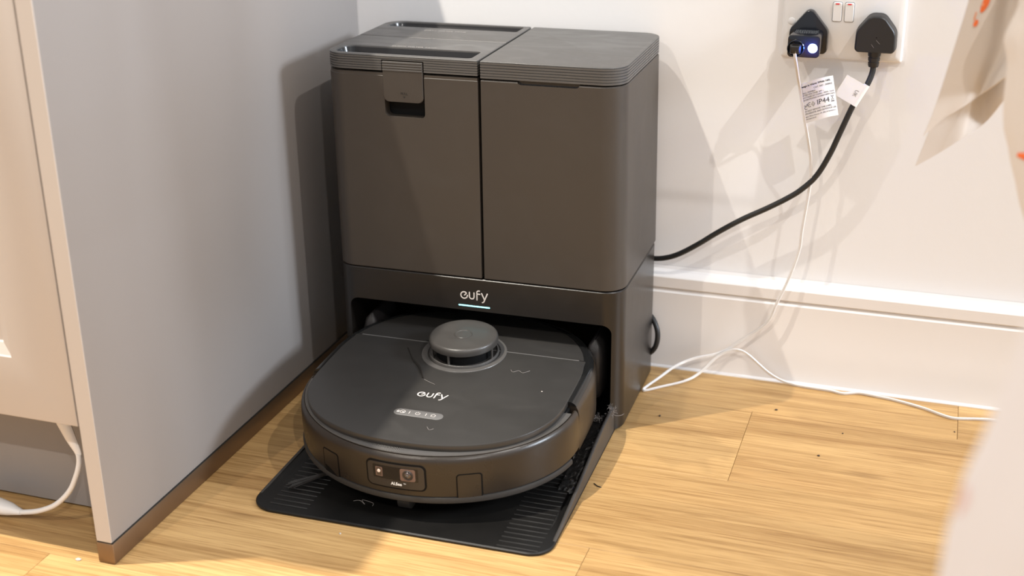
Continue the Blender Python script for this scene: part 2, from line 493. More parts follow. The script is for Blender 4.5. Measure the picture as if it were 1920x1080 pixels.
# ------------------------------------------------------------------ kitchen cabinet on the left
cab = empty('kitchen_cabinet', (0, 0, 0))
tag(cab, 'pale grey kitchen base cabinet with tall end panel beside the dock', 'cabinet')
FY = -0.6693
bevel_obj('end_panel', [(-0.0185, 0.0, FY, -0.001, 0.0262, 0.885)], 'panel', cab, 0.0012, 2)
bevel_obj('lit_panel_edge', [(-0.0184, -0.0003, FY - 0.0009, FY + 0.0006, 0.0268, 0.8845)], 'door', cab, 0.0003, 1)  # added strip in the lighter paint, standing in for light on the front edge
strip = bevel_obj('plinth_strip', [(-0.0195, 0.0012, FY - 0.0012, -0.022, 0.0005, 0.0255)], 'bronze', cab, 0.0014, 2)
strip['label'] = 'brushed bronze strip along the panel foot'
bevel_obj('seal', [(-0.0180, 0.0008, FY - 0.0004, -0.022, 0.0252, 0.0268)], 'seal', strip, 0.0, 1)
bevel_obj('carcass', [(-0.615, -0.0195, FY + 0.022, -0.001, 0.150, 0.885)], 'panel', cab, 0.001, 1)
bevel_obj('kickboard', [(-0.615, -0.0195, -0.583, -0.567, 0.003, 0.149)], 'panel', cab, 0.001, 1)
# shaker door: four frame members with moulded inner edge and a sunk panel
dx0, dx1, dz0, dz1 = -0.612, -0.0215, 0.1605, 0.880
st = 0.0685
fy0, fy1 = FY + 0.0005, FY + 0.0200
door = G()
def frame_ring(ins, y):
    return [(dx0 + ins, y, dz0 + ins), (dx1 - ins, y, dz0 + ins), (dx1 - ins, y, dz1 - ins), (dx0 + ins, y, dz1 - ins)]
door.add(*loft([frame_ring(0.0, fy1), frame_ring(0.0, fy0 + 0.0014), frame_ring(0.0004, fy0 + 0.0004), frame_ring(0.0014, fy0),
                frame_ring(st, fy0), frame_ring(st + 0.0010, fy0 + 0.0018), frame_ring(st + 0.0125, fy0 + 0.0070), frame_ring(st + 0.0138, fy0 + 0.0092)], (True, False)))
dob = door.obj('door', 'door', cab, True, 25)
G().add(*loft([[(a, fy0 + 0.0092, c) for (a, b, c) in frame_ring(st + 0.0138, 0)], [(a, fy0 + 0.012, c) for (a, b, c) in frame_ring(st + 0.0138, 0)]])).obj('door_panel', 'door', dob, False)
wt = bevel_obj('worktop', [(-0.70, 0.006, FY - 0.024, -0.0005, 0.886, 0.924)], 'worktop', None, 0.003, 2)
tag(wt, 'pale laminate worktop lying on the kitchen cabinet', 'worktop')

# ------------------------------------------------------------------ lettering: rounded four-letter wordmark
def wordmark(cx, cz, k):
    """pen strokes in the plane (a, b), centred on (cx, cz); k = metres per millimetre of the drawing"""
    S = [arc(5.2, 5.2, 4.4, 2, -318, 26) + [(5.7, 5.1)],
         [(12.3, 9.6), (12.3, 6.5), (12.3, 4.4)] + arc(15.4, 4.1, 3.1, 180, 360, 12) + [(18.5, 6.5), (18.5, 9.6)],
         [(22.3, 0.3), (22.3, 5), (22.3, 10)] + arc(24.9, 10.2, 2.6, 180, 70, 8),
         [(22.3, 8.4), (24.3, 8.4), (26.2, 8.4)],
         [(28.6, 9.8), (30.4, 5.7), (32.2, 1.6)],
         [(36.2, 9.8), (33.9, 4.5), (31.8, -0.5), (31.0, -1.9), (29.5, -2.5)]]
    return [[(cx + (a - 18.4)*k, cz + (b - 5.0)*k) for a, b in s] for s in S]

# ------------------------------------------------------------------ docking station
stn = empty('docking_station', (0.2616, -0.2333, 0.0), (0, 0, 0.0144))
tag(stn, 'tall charcoal self-emptying dock with water tanks, standing in the corner', 'vacuum dock')
UL, UR, URB, DEP, HT = -0.1995, 0.1728, 0.1765, 0.2157, 0.4634
ZS = 0.1895

def lid_levels(z0, z1, n=6):
    lv = [(z0, 0.0010)]
    p = (z1 - z0 - 0.0012)/n
    for k in range(n):
        z = z0 + 0.0004 + p*k
        lv += [(z, 0.0), (z + p*0.70, 0.0), (z + p*0.80, 0.0011), (z + p*0.95, 0.0011)]
    lv += [(z1 - 0.0010, 0.0), (z1 - 0.0003, 0.0005), (z1, 0.0014)]
    return lv

# lower housing with the garage opening cut out
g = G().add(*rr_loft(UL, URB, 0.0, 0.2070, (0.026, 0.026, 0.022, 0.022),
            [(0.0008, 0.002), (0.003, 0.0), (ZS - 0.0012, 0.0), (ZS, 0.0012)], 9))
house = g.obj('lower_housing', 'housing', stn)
op = rr(-0.1830, 0.1635, -0.20, 0.1465, (0.001, 0.001, 0.0125, 0.0125), 8)
op2 = [[(a, v, b) for a, b in op] for v in (-0.05, 0.190)]
cut(house, [loft(op2)])
tag(house, 'darker glossy lower arch with lit status line')
# core that fills the gap between the tanks
G().add(*rr_loft(UL + 0.012, UR - 0.012, 0.014, DEP - 0.012, 0.012, [(ZS - 0.002, 0), (0.452, 0)])).obj('core', 'inner', stn)

# clean-water tank (front left)
tank = G().add(*rr_loft(UL, -0.0017, 0.0, 0.1090, (0.026, 0.0005, 0.0005, 0.0005),
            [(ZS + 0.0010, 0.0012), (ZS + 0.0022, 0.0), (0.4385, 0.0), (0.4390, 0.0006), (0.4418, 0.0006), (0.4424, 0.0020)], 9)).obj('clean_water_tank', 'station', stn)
rc = rr(-0.1205, -0.0690, 0.3890, 0.470, (0.006, 0.006, 0.001, 0.001), 5)
cut(tank, [loft([[(a, v, b) for a, b in rc] for v in (-0.02, 0.020)])])
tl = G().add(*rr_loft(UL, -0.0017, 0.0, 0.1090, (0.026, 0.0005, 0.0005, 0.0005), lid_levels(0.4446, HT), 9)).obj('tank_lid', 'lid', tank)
flap_slot = loft([[(a, v, b) for a, b in rr(-0.1230, -0.0690, 0.40, 0.4580, 0.0006, 2)] for v in (-0.02, 0.0075)])
rec1 = rr_loft(-0.1905, -0.0118, 0.0075, 0.0475, (0.014, 0.006, 0.006, 0.014),
               [(HT - 0.015, 0.0045), (HT - 0.002, 0.0006), (HT + 0.003, 0.0)], 6)
cut(tl, [flap_slot, rec1])
def liner(u0, u1, v0, v1, r, dep):  # dark insert for a handle recess, its shade put in as colour
    rg = [[(a_, b_, z) for a_, b_ in rr(u0 + i, u1 - i, v0 + i, v1 - i, [max(0.001, q - i) for q in r], 6)] for z, i in ((HT - 0.0016, 0.0010), (HT - 0.0030, 0.0014), (HT - dep + 0.002, 0.0042), (HT - dep + 0.0004, 0.0062))]
    vs_, fs_ = loft(rg, (False, True))
    return vs_, fs_
G().add(*liner(-0.1905, -0.0118, 0.0075, 0.0475, (0.014, 0.006, 0.006, 0.014), 0.0150)).obj('handle_recess_shade', 'recess_shade', tl)
G().add(*box(-0.1203, -0.0692, 0.0188, 0.0199, 0.3905, 0.4420)).obj('latch_recess_shade', 'recess_shade', tank, False)  # dark plate painting the shade behind the latch
# latch flap
fl = G()
flp = rr(-0.1216, -0.0704, 0.4075, 0.4567, (0.007, 0.007, 0.0006, 0.0006), 6)
fl.add(*loft([[(a, 0.0062, b) for a, b in flp], [(a, -0.0002, b) for a, b in flp],
              [(-0.096 + (a + 0.096)*0.975, -0.0012, 0.432 + (b - 0.432)*0.975) for a, b in flp]]))
flap = fl.obj('latch', 'station', tank)
for k in range(4):
    z = 0.4452 + k*0.0030
    gg = G().add(*loft([[(u, -0.0010, z), (u, -0.0018, z + 0.0004), (u, -0.0018, z + 0.0018), (u, -0.0010, z + 0.0022)] for u in (-0.1213, -0.0707)]))
    gg.obj('ridge', 'lid', flap)
tx = mapped(text_geo('PULL', 0.0042), lambda x, y, z: (-0.0945 + x, -0.0013 - z, 0.4185 + y))
gg = G().add(*tx); gg.add([(-0.0962, -0.0014, 0.4152), (-0.0928, -0.0014, 0.4152), (-0.0945, -0.0014, 0.4130)], [(0, 1, 2)])
gg.obj('latch_marking', 'print_dark', flap, False)
# dirty-water tank (rear left)
tank2 = G().add(*rr_loft(UL, -0.0017, 0.1106, DEP, (0.0005, 0.0005, 0.0005, 0.024),
            [(ZS + 0.0010, 0.0012), (ZS + 0.0022, 0.0), (0.4400, 0.0), (0.4424, 0.0020)], 9)).obj('dirty_water_tank', 'station', stn)
tl2 = G().add(*rr_loft(UL, -0.0017, 0.1108, DEP, (0.0005, 0.0005, 0.0005, 0.024), lid_levels(0.4446, HT), 9)).obj('tank_lid', 'lid', tank2)
rec2 = rr_loft(-0.1890, -0.0085, 0.1745, 0.2085, (0.004, 0.004, 0.004, 0.016),
               [(HT - 0.013, 0.0045), (HT - 0.002, 0.0006), (HT + 0.003, 0.0)], 6)
cut(tl2, [rec2])
G().add(*liner(-0.1890, -0.0085, 0.1745, 0.2085, (0.004, 0.004, 0.004, 0.016), 0.0130)).obj('handle_recess_shade', 'recess_shade', tl2)
for body, cu, cv, par in (('CLEAN WATER TANK', -0.1015, 0.0535, tl), ('DIRTY WATER TANK', -0.1000, 0.1575, tl2)):
    G().add(*mapped(text_geo(body, 0.0062, 0.0001, spacing=1.08), lambda x, y, z: (cu + x*0.92, cv + y, HT + 0.0001 + z))).obj('lettering', 'print_grey', par, False)
# dust compartment on the right with its own lid
rings = []
for z, i, ur in ((ZS + 0.0010, 0.0012, URB - 0.0003), (ZS + 0.0022, 0.0, URB - 0.0003), (0.4395, 0.0, UR + 0.0002), (0.4408, 0.0010, UR + 0.0002)):
    rings.append([(a, b, z) for a, b in rr(0.0017 + i, ur - i, 0.0 + i, DEP - i, (0.0005, 0.027, 0.024, 0.0005), 9)])
dustc = G().add(*loft(rings)).obj('dust_compartment', 'station', stn)
fr = rr(0.0465, 0.1215, 0.4372, 0.4480, (0.005, 0.005, 0.0006, 0.0006), 5)
cut(dustc, [loft([[(a, v, b) for a, b in fr] for v in (-0.02, 0.011)])])
dl = G().add(*rr_loft(0.0017, UR, -0.0006, DEP, (0.0005, 0.027, 0.024, 0.0005), lid_levels(0.4424, HT - 0.0002), 9)).obj('dust_lid', 'lid', stn)
G().add(*box(0.047, 0.121, 0.0040, 0.0110, 0.4372, 0.4424)).obj('finger_recess_shade', 'recess_shade', dustc, False)  # dark filler standing in for the shade of the finger notch
# wordmark and status light on the lower housing
g = G()
for s in wordmark(-0.0125, 0.1662, 0.00099):
    g.add(*stroke([(a, -0.0001, b) for a, b in s], 0.00155, 0.00022, (0, 1, 0)))
g.obj('wordmark', 'print_light', house)
G().add(*stroke([(-0.0325, -0.0001, 0.1526), (-0.0125, -0.0001, 0.1526), (0.0075, -0.0001, 0.1526)], 0.0017, 0.0003, (0, 1, 0))).obj('status_light', 'cyan', house)
# guards inside the garage on both sides of the robot
for s, u0 in ((1, 0.128), (-1, -0.1735)):
    rings = []
    for z, i in ((0.040, 0.003), (0.046, 0.0), (0.098, 0.0), (0.110, 0.003), (0.117, 0.009)):
        rings.append([(a, b, z) for a, b in rr(u0 + i, u0 + 0.0215 - i, 0.012 + i, 0.085 - i, 0.008 - min(i, 0.006), 6)])
    G().add(*loft(rings)).obj('side_guard', 'pad', house)
    zz = [(u0 + (0.0035 if s > 0 else 0.018), 0.0112, z) for z in (0.045, 0.07, 0.095, 0.107)]
    G().add(*tube(zz, 0.0012, 8)).obj('guard_edge', 'turret', house)

# ramp tray
tray = G().add(*rr_loft(-0.1880, 0.1690, -0.2920, 0.190, (0.030, 0.026, 0.002, 0.002),
            [(0.0004, 0.0006), (0.0012, 0.0), (0.0030, 0.0), (0.0042, 0.0016)], 9)).obj('ramp_tray', 'tray', stn)
tag(tray, 'black ribbed ramp tray')
# sloping middle of the tray
wd = [(-0.2400, 0.0042), (-0.20, 0.0062), (0.0, 0.0175), (0.188, 0.027)]
g = G(); rings = []
for v, z in wd:
    rings.append([(-0.172, v, 0.0035), (0.158, v, 0.0035), (0.156, v, z), (-0.170, v, z)])
g.add(*loft(rings)); g.obj('ramp_slope', 'tray', tray, True, 20)
for side, u in ((1, 0.1665), (-1, -0.1855)):
    rings = []
    for v, z in ((-0.262, 0.0044), (-0.235, 0.0050), (-0.15, 0.0060), (-0.05, 0.0075), (0.004, 0.0085)) if side < 0 else ((-0.262, 0.0044), (-0.235, 0.0062), (-0.15, 0.0175), (-0.085, 0.0285), (-0.04, 0.0340), (0.004, 0.0360)):
        rings.append([(u - 0.0022, v, 0.002), (u + 0.0022, v, 0.002), (u + 0.0019, v, z - 0.0006), (u + 0.0009, v, z), (u - 0.0009, v, z), (u - 0.0019, v, z - 0.0006)])
    G().add(*loft(rings)).obj('tray_side', 'tray_side', tray)
rib = G().add(*stroke([(-0.0225, 0, 0.0044), (0, 0, 0.0044), (0.0225, 0, 0.0044)], 0.0020, 0.0007, (0, 0, 1), 1, 8)).mesh('rib')
rib.materials.append(M['tray_rib'])
for k in range(22):
    v = -0.2860 + k*0.0090
    o = bpy.data.objects.new('rib', rib); link(o, tray)
    z = 0.0 if v < -0.24 else 0.052*(v + 0.24)
    o.location = (0.1325, v, z)
    if k < 12:
        o = bpy.data.objects.new('rib', rib); link(o, tray); o.location = (-0.1420, v + 0.008, z)
# wet grime in the right-hand gutter of the tray: an uneven crust
random.seed(11)
g = G(); nv, nu = 60, 10
vs = []; fs = []
for i in range(nv + 1):
    for j in range(nu + 1):
        v = -0.165 + 0.175*i/nv; u = 0.1405 + 0.0215*j/nu
        base = 0.0044 + max(0, 0.052*(v + 0.24))
        z = base + 0.0012 + (random.random()**3)*0.0026
        if i in (0, nv) or j in (0, nu): z = base - 0.002
        vs.append((u + random.uniform(-.0007, .0007), v + random.uniform(-.001, .001), z))
for i in range(nv):
    for j in range(nu):
        a = i*(nu + 1) + j; fs.append((a, a + 1, a + nu + 2, a + nu + 1))
gr = G().add(vs, fs).obj('grime', 'grime', tray, True, 60)
gr['kind'] = 'stuff'

# ------------------------------------------------------------------ robot vacuum
_c, _s = math.cos(0.0144), math.sin(0.0144)
ru, rv = -0.0115, -0.267
rob = empty('robot_vacuum', (0.2616 + _c*ru - _s*rv, -0.2333 + _s*ru + _c*rv, 0.0), (0.056, 0, 0.0144))
tag(rob, 'black robot vacuum with round sensor turret, parked half inside the dock', 'robot vacuum')

def sgnpow(x, e): return math.copysign(abs(x)**e, x)
def front_curve(a, b, yc, n, cnt=48, span=90.0):
    out = []
    for k in range(cnt + 1):
        t = math.radians(-span + 2*span*k/cnt)
        out.append((a*sgnpow(math.sin(t), 2/n), yc - b*sgnpow(math.cos(t), 2/n)))
    return out
def rear_curve(a, b, yc, n, cnt=40):
    out = []
    for k in range(cnt + 1):
        t = math.radians(90 - 180*k/cnt)
        out.append((a*sgnpow(math.sin(t), 2/n), yc + b*sgnpow(math.cos(t), 2/n)))
    return out
def closed_outline(ins=0.0):
    f = front_curve(0.169 - ins, 0.145 - ins, 0.145, 2.0)
    r = rear_curve(0.169 - ins, 0.163 - ins, 0.190, 2.5)
    return f + r
def lid_outline(ins=0.0):
    return front_curve(0.1555 - ins, 0.1305 - ins, 0.145, 2.3), rear_curve(0.1555 - ins, 0.150 - ins, 0.190, 2.35)
def with_normals(path):
    out = []; n = len(path)
    for i in range(n):
        a = Vector(path[max(i - 1, 0)]); b = Vector(path[min(i + 1, n - 1)])
        d = (b - a)
        d = d.normalized() if d.length > 1e-9 else Vector((1, 0))
        out.append((path[i][0], path[i][1], d.y, -d.x))
    return out
def sweep(path, sec):
    return loft([[(x + nx*o_, y + ny*o_, z) for o_, z in sec] for x, y, nx, ny in with_normals(path)])

# chassis
lv = [(0.0240, 0.030), (0.0290, 0.014), (0.0300, 0.011), (0.0860, 0.011), (0.0872, 0.012)]
chs = G().add(*loft([[(x, y, z) for x, y in closed_outline(i)] for z, i in lv])).obj('chassis', 'gloss', rob)
# bumper and its soft lip along the front
fcurve = front_curve(0.169, 0.145, 0.145, 2.0, 64, 90)
bsec = [(-0.0066, 0.036), (-0.0010, 0.036), (0.0, 0.0375), (0.0004, 0.060), (0.0, 0.0770), (-0.0008, 0.0812), (-0.0022, 0.0842), (-0.0042, 0.0857), (-0.0058, 0.0855), (-0.0066, 0.0842)]
bump = G().add(*sweep(fcurve, bsec)).obj('bumper', 'robot_body', rob)
lipc = front_curve(0.169, 0.145, 0.145, 2.0, 60, 80)
G().add(*sweep(lipc, [(-0.010, 0.0285), (0.0002, 0.0285), (0.0016, 0.0300), (0.0018, 0.0335), (0.0008, 0.0362), (-0.002, 0.0368), (-0.010, 0.0368)])).obj('bumper_lip', 'rubber', bump)
# side and rear shell
rcurve = [(0.169, 0.147)] + [(0.169, 0.15 + 0.01*k) for k in range(4)] + rear_curve(0.169, 0.163, 0.190, 2.5) + [(-0.169, 0.18 - 0.01*k) for k in range(4)] + [(-0.169, 0.147)]
ssec = [(-0.020, 0.030), (-0.0020, 0.030), (-0.0004, 0.032), (-0.0002, 0.078), (-0.0014, 0.0850), (-0.0034, 0.0890), (-0.0060, 0.0900), (-0.020, 0.0900)]
rsec = [(-0.0200, 0.0885), (-0.0036, 0.0885), (-0.0034, 0.0895), (-0.0050, 0.0920), (-0.0080, 0.0940), (-0.0115, 0.0948), (-0.0150, 0.0944), (-0.0200, 0.0930)]
G().add(*sweep(rcurve, ssec)).obj('side_shell', 'robot_body', rob)
G().add(*sweep(rcurve, rsec)).obj('top_rim', 'gloss', rob)
# ribbed grille ring between lid and bumper
random.seed(5)
lf, lr = lid_outline(0.0)
gp = with_normals(front_curve(0.1632, 0.1392, 0.145, 2.03, 330, 86))
gin = with_normals(front_curve(0.1535, 0.1285, 0.145, 2.25, 330, 86))
g = G()
for i in range(len(gp) - 1):
    for k0, k1, z in ((0.0, 0.5, 0.0872), (0.5, 1.0, 0.0864)):
        A = [gp[i][j] + (gp[i + 1][j] - gp[i][j])*k0 for j in (0, 1)]; B = [gp[i][j] + (gp[i + 1][j] - gp[i][j])*k1 for j in (0, 1)]
        C = [gin[i][j] + (gin[i + 1][j] - gin[i][j])*k1 for j in (0, 1)]; D = [gin[i][j] + (gin[i + 1][j] - gin[i][j])*k0 for j in (0, 1)]
        top = [(*A, z), (*B, z), (*C, z + 0.0006), (*D, z + 0.0006)]
        bot = [(q[0], q[1], 0.0862) for q in top]
        g.add(bot + top, [(3, 2, 1, 0), (4, 5, 6, 7), (0, 1, 5, 4), (1, 2, 6, 5), (2, 3, 7, 6), (3, 0, 4, 7)])
gk = g.obj('grille_ring', 'mesh_grey', rob, False); gk['kind'] = 'stuff'
# lid: front cover and rear deck, split by a fine seam
SEAM = 0.2437
def lid_piece(front):
    def prof(ins, z):
        lf_, lr_ = lid_outline(ins)
        pts = lf_ + lr_
        if front:
            pts = [q for q in pts if q[1] < SEAM - 0.0006]
            # order: starts at left-mid, round the front, right-mid, right rear up to the seam, then left rear
            xr = max(q[0] for q in pts if q[1] > SEAM - 0.03)
            rights = [q for q in pts if q[0] > 0 and q[1] > 0.2]; lefts = [q for q in pts if q[0] < 0 and q[1] > 0.2]
            core = [q for q in lf_]
            rseg = sorted([q for q in lr_ if q[0] > 0 and q[1] < SEAM - 0.0006], key=lambda q: q[1])
            lseg = sorted([q for q in lr_ if q[0] < 0 and q[1] < SEAM - 0.0006], key=lambda q: -q[1])
            xe = rseg[-1][0]
            ring = core + rseg + [(xe - 0.0006, SEAM - 0.0006)] + [(-xe + 0.0006, SEAM - 0.0006)] + lseg
        else:
            seg = [q for q in lr_ if q[1] > SEAM + 0.0006]
            xe = max(q[0] for q in seg)
            ring = [(xe + 0.0008, SEAM + 0.0006)] + seg + [(-xe - 0.0008, SEAM + 0.0006)]
        return [(x, y, z) for x, y in ring]
    return loft([prof(0.0006, 0.0875), prof(0.0, 0.0890), prof(0.0, 0.0950), prof(0.0004, 0.0957), prof(0.0014, 0.0960)])
lidf = G().add(*lid_piece(True)).obj('top_cover', 'robot_lid', rob)
lidr = G().add(*lid_piece(False)).obj('rear_deck', 'robot_lid', rob)
g = G().add(*box(-0.143, 0.143, SEAM - 0.0007, SEAM + 0.0007, 0.090, 0.0961)); g.obj('seam_strip', 'button', rob, False)
# sensor turret
TC = (0.0, 0.230)
def turn(levels, name, mat, par, n=48):
    return G().add(*cylinder((TC[0], TC[1], 0.0), (0, 0, 1), 0, 0, 0, n, levels)).obj(name, mat, par)
tb = turn([(0.0900, 0.0525), (0.0962, 0.0530), (0.0968, 0.0526), (0.0970, 0.0515), (0.0966, 0.0455), (0.0952, 0.0445), (0.0952, 0.0432), (0.0985, 0.0428), (0.0988, 0.0422), (0.0986, 0.0412), (0.0955, 0.0402), (0.0950, 0.030)], 'turret_base', 'turret_ring', rob)
turn([(0.0945, 0.0345), (0.1120, 0.0345)], 'turret_core', 'inner', tb, 40)
for a in (-98, -14, 70, 150, 215):
    ca, sa = math.cos(math.radians(a)), math.sin(math.radians(a))
    px_, py_ = TC[0] + 0.0405*ca, TC[1] + 0.0405*sa
    G().add(*tube([(px_, py_, 0.0965), (px_, py_, 0.0985), (px_, py_, 0.104), (px_, py_, 0.1125)], [0.0022, 0.0015, 0.0014, 0.0017], 10)).obj('turret_post', 'turret', tb)
cap = turn([(0.1095, 0.0360), (0.1100, 0.0412), (0.1112, 0.0424), (0.1130, 0.0428), (0.1165, 0.0428), (0.1184, 0.0424), (0.1198, 0.0415), (0.1205, 0.0403), (0.1207, 0.0390), (0.1207, 0.0120)], 'turret_cap', 'turret', rob)
turn([(0.1200, 0.0111), (0.1210, 0.0111), (0.1213, 0.0107), (0.1212, 0.0100), (0.1208, 0.0096), (0.1208, 0.0006)], 'cap_disc', 'turret', cap)
# wordmark, button panel and icons
g = G()
for s in wordmark(0.0, 0.1180, 0.00100):
    g.add(*stroke([(a, b, 0.0961) for a, b in s], 0.00165, 0.00018))
g.obj('wordmark', 'print_light', lidf)
bp_ = G().add(*loft([[(a, b, z) for a, b in rr(-0.0296 + i, 0.0296 - i, 0.0675 + i, 0.0815 - i, 0.0069 - i, 9)] for z, i in ((0.0945, 0), (0.0962, 0), (0.0966, 0.0008))])).obj('button_panel', 'button', lidf)
g = G()
ZB = 0.0967
def bs(pts, w=0.00055): g.add(*stroke([(a, b + 0.0745, ZB) for a, b in pts], w, 0.00012))
bs(arc(-0.0190, 0, 0.0030, 90, -270, 18)); bs([(-0.0190, -0.0008), (-0.0180, -0.0008), (-0.0170, -0.0008)], 0.0016)
bs([(-0.0108, -0.0023), (-0.0108, 0), (-0.0108, 0.0023)], 0.0007); bs([(0.0092, -0.0023), (0.0092, 0), (0.0092, 0.0023)], 0.0007)
bs(arc(-0.0008, 0, 0.0026, 125, 415, 16)); bs([(-0.0008, 0.0006), (-0.0008, 0.0018), (-0.0008, 0.0031)])
bs([(0.0150, 0.0002), (0.0180, 0.0030), (0.0210, 0.0002)]); bs([(0.0158, 0.0006), (0.0158, -0.0024), (0.0180, -0.0024), (0.0202, -0.0024), (0.0202, 0.0006)])
bs([(-0.0252, -0.0008), (-0.0245, -0.0008), (-0.0238, -0.0008)], 0.0022); bs(arc(-0.0245, 0.0006, 0.0011, 0, 180, 8))
g.obj('button_icons', 'print_light', bp_)

# camera window and infrared windows follow the curve of the bumper
def ysurf(x): return 0.145 - 0.145*math.sqrt(max(0.0, 1 - (x/0.169)**2)) - 0.0004
def patch(x0, x1, z0, z1, r, off, depth=0.002, cols=24):
    """rounded plate hugging the bumper, its face standing off by off"""
    xs = [x0 + (x1 - x0)*(0.5 - 0.5*math.cos(PI*k/cols)) for k in range(cols + 1)]
    lo, hi = [], []
    for x in xs:
        d_ = min(x - x0, x1 - x)
        e_ = r - math.sqrt(max(0.0, r*r - (r - d_)**2)) if d_ < r else 0.0
        lo.append(z0 + e_); hi.append(z1 - e_)
    vs = []; fs = []
    for x, a, b in zip(xs, lo, hi):
        y = ysurf(x)
        vs += [(x, y - off, a), (x, y - off, b), (x, y - off + depth, a), (x, y - off + depth, b)]
    for i in range(cols):
        a = 4*i; b = a + 4
        fs += [(a, b, b + 1, a + 1), (a + 2, a + 3, b + 3, b + 2), (a, a + 2, b + 2, b), (a + 1, b + 1, b + 3, a + 3)]
    fs += [(0, 1, 3, 2), (4*cols, 4*cols + 2, 4*cols + 3, 4*cols + 1)]
    return vs, fs
def onface(x, z, off): return (x, ysurf(x) - off, z)
cw = G().add(*patch(-0.0353, 0.0353, 0.0437, 0.0773, 0.0070, 0.0003)).obj('camera_gasket', 'inner', bump, True, 40)
cf = G().add(*patch(-0.0333, 0.0333, 0.0457, 0.0753, 0.0055, 0.0009)).obj('camera_window', 'lens_frame', rob, True, 40)
G().add(*patch(-0.0265, 0.0265, 0.0555, 0.0722, 0.0008, 0.0011)).obj('glass', 'lens_glass', cf, True, 40)
G().add(*patch(-0.0232, -0.0148, 0.0580, 0.0695, 0.0008, 0.0014)).obj('lamp_surround', 'lens_pink', cf, True, 40)
G().add(*patch(-0.0219, -0.0161, 0.0592, 0.0688, 0.0006, 0.0016)).obj('lamp_housing', 'lens_dark', cf, True, 40)
G().add(*cylinder(onface(-0.0190, 0.0648, 0.0010), (0, -1, 0), 0.0021, 0.0018, 0.0012, 20)).obj('lamp', 'lamp_white', cf)
G().add(*patch(0.0062, 0.0235, 0.0562, 0.0715, 0.0022, 0.0014)).obj('lens_surround', 'lens_pink', cf, True, 40)
LC = onface(0.0150, 0.0640, 0.0012)
G().add(*cylinder(LC, (0, -1, 0), 0, 0, 0, 28, [(0, 0.0060), (0.0006, 0.0062), (0.0012, 0.0056), (0.0008, 0.0046), (0.0004, 0.0030)])).obj('lens_barrel', 'lens_frame', cf)
G().add(*cylinder(LC, (0, -1, 0), 0, 0, 0, 28, [(0.0004, 0.0044), (0.0010, 0.0040), (0.0017, 0.0028), (0.0021, 0.0012), (0.0022, 0.0002)])).obj('lens', 'lens_dark', cf)
G().add(*cylinder(LC, (0, -1, 0), 0, 0, 0, 16, [(0.0020, 0.0016), (0.0024, 0.0012), (0.0025, 0.0002)])).obj('lens_glint', 'turret_ring', cf)
g = G()
g.add(*mapped(text_geo('AI.See', 0.0050, 0.0001, bold=0.00012), lambda x, y, z: (0.0010 + x, ysurf(0.001 + x) - 0.0010 - z - 0.0002, 0.0508 + y)))
g.add(*mapped(text_geo('TM', 0.0019, 0.0001), lambda x, y, z: (0.0108 + x, ysurf(0.0108 + x) - 0.0010 - z - 0.0002, 0.0522 + y)))
g.obj('lettering', 'print_white', cf, False)
for x0, x1, blob in ((-0.0985, -0.0765, True), (0.0680, 0.0915, False)):
    G().add(*patch(x0 - 0.0014, x1 + 0.0014, 0.0338, 0.0662, 0.0040, 0.0002)).obj('window_gasket', 'inner', bump, True, 40)
    w_ = G().add(*patch(x0, x1, 0.0350, 0.0650, 0.0030, 0.0005)).obj('infrared_window', 'robot_body', bump, True, 40)
    if blob:
        bl = G(); xs = [x0 + 0.0008 + (x1 - x0 - 0.0016)*k/12 for k in range(13)]
        vs = []; fs = []
        for k, x in enumerate(xs):
            top = 0.0355 + 0.0085*max(0.02, 1 - (k/12.0)**1.6)
            vs += [onface(x, 0.0354, 0.0007), onface(x, top, 0.0007)]
        for k in range(12): fs.append((2*k, 2*k + 2, 2*k + 3, 2*k + 1))
        bl.add(vs, fs); bl.obj('sensor', 'inner', w_, False)
# wheels and side brush beneath
G().add(*cylinder((-0.009, 0.026, 0.0150), (1, 0, 0), 0, 0, 0, 24, [(0, 0.008), (0.002, 0.0115), (0.016, 0.0115), (0.018, 0.008)])).obj('caster_wheel', 'rubber', rob)
for s in (-1, 1):
    G().add(*cylinder((s*0.118 - 0.011, 0.170, 0.0300), (1, 0, 0), 0, 0, 0, 28, [(0, 0.025), (0.003, 0.0285), (0.019, 0.0285), (0.022, 0.025)])).obj('drive_wheel', 'rubber', rob)
br = G().add(*cylinder((-0.100, 0.066, 0.0075), (0, 0, 1), 0, 0, 0, 20, [(0, 0.010), (0.006, 0.011), (0.018, 0.008)])).obj('side_brush', 'rubber', rob)
for a0 in (222, 342, 102):
    g = G()
    for k in range(7):
        a = math.radians(a0 + (k - 3)*2.2); ln = 0.060 + 0.003*((k*7) % 3)
        base = Vector((-0.100, 0.066, 0.0105))
        pts = [base + Vector((math.cos(a)*t, math.sin(a)*t, -0.0038*(t/ln)**1.5)) for t in (0.006, ln*0.4, ln*0.75, ln)]
        g.add(*tube(pts, 0.00065, 6))
    g.obj('bristles', 'hair_dark', br)

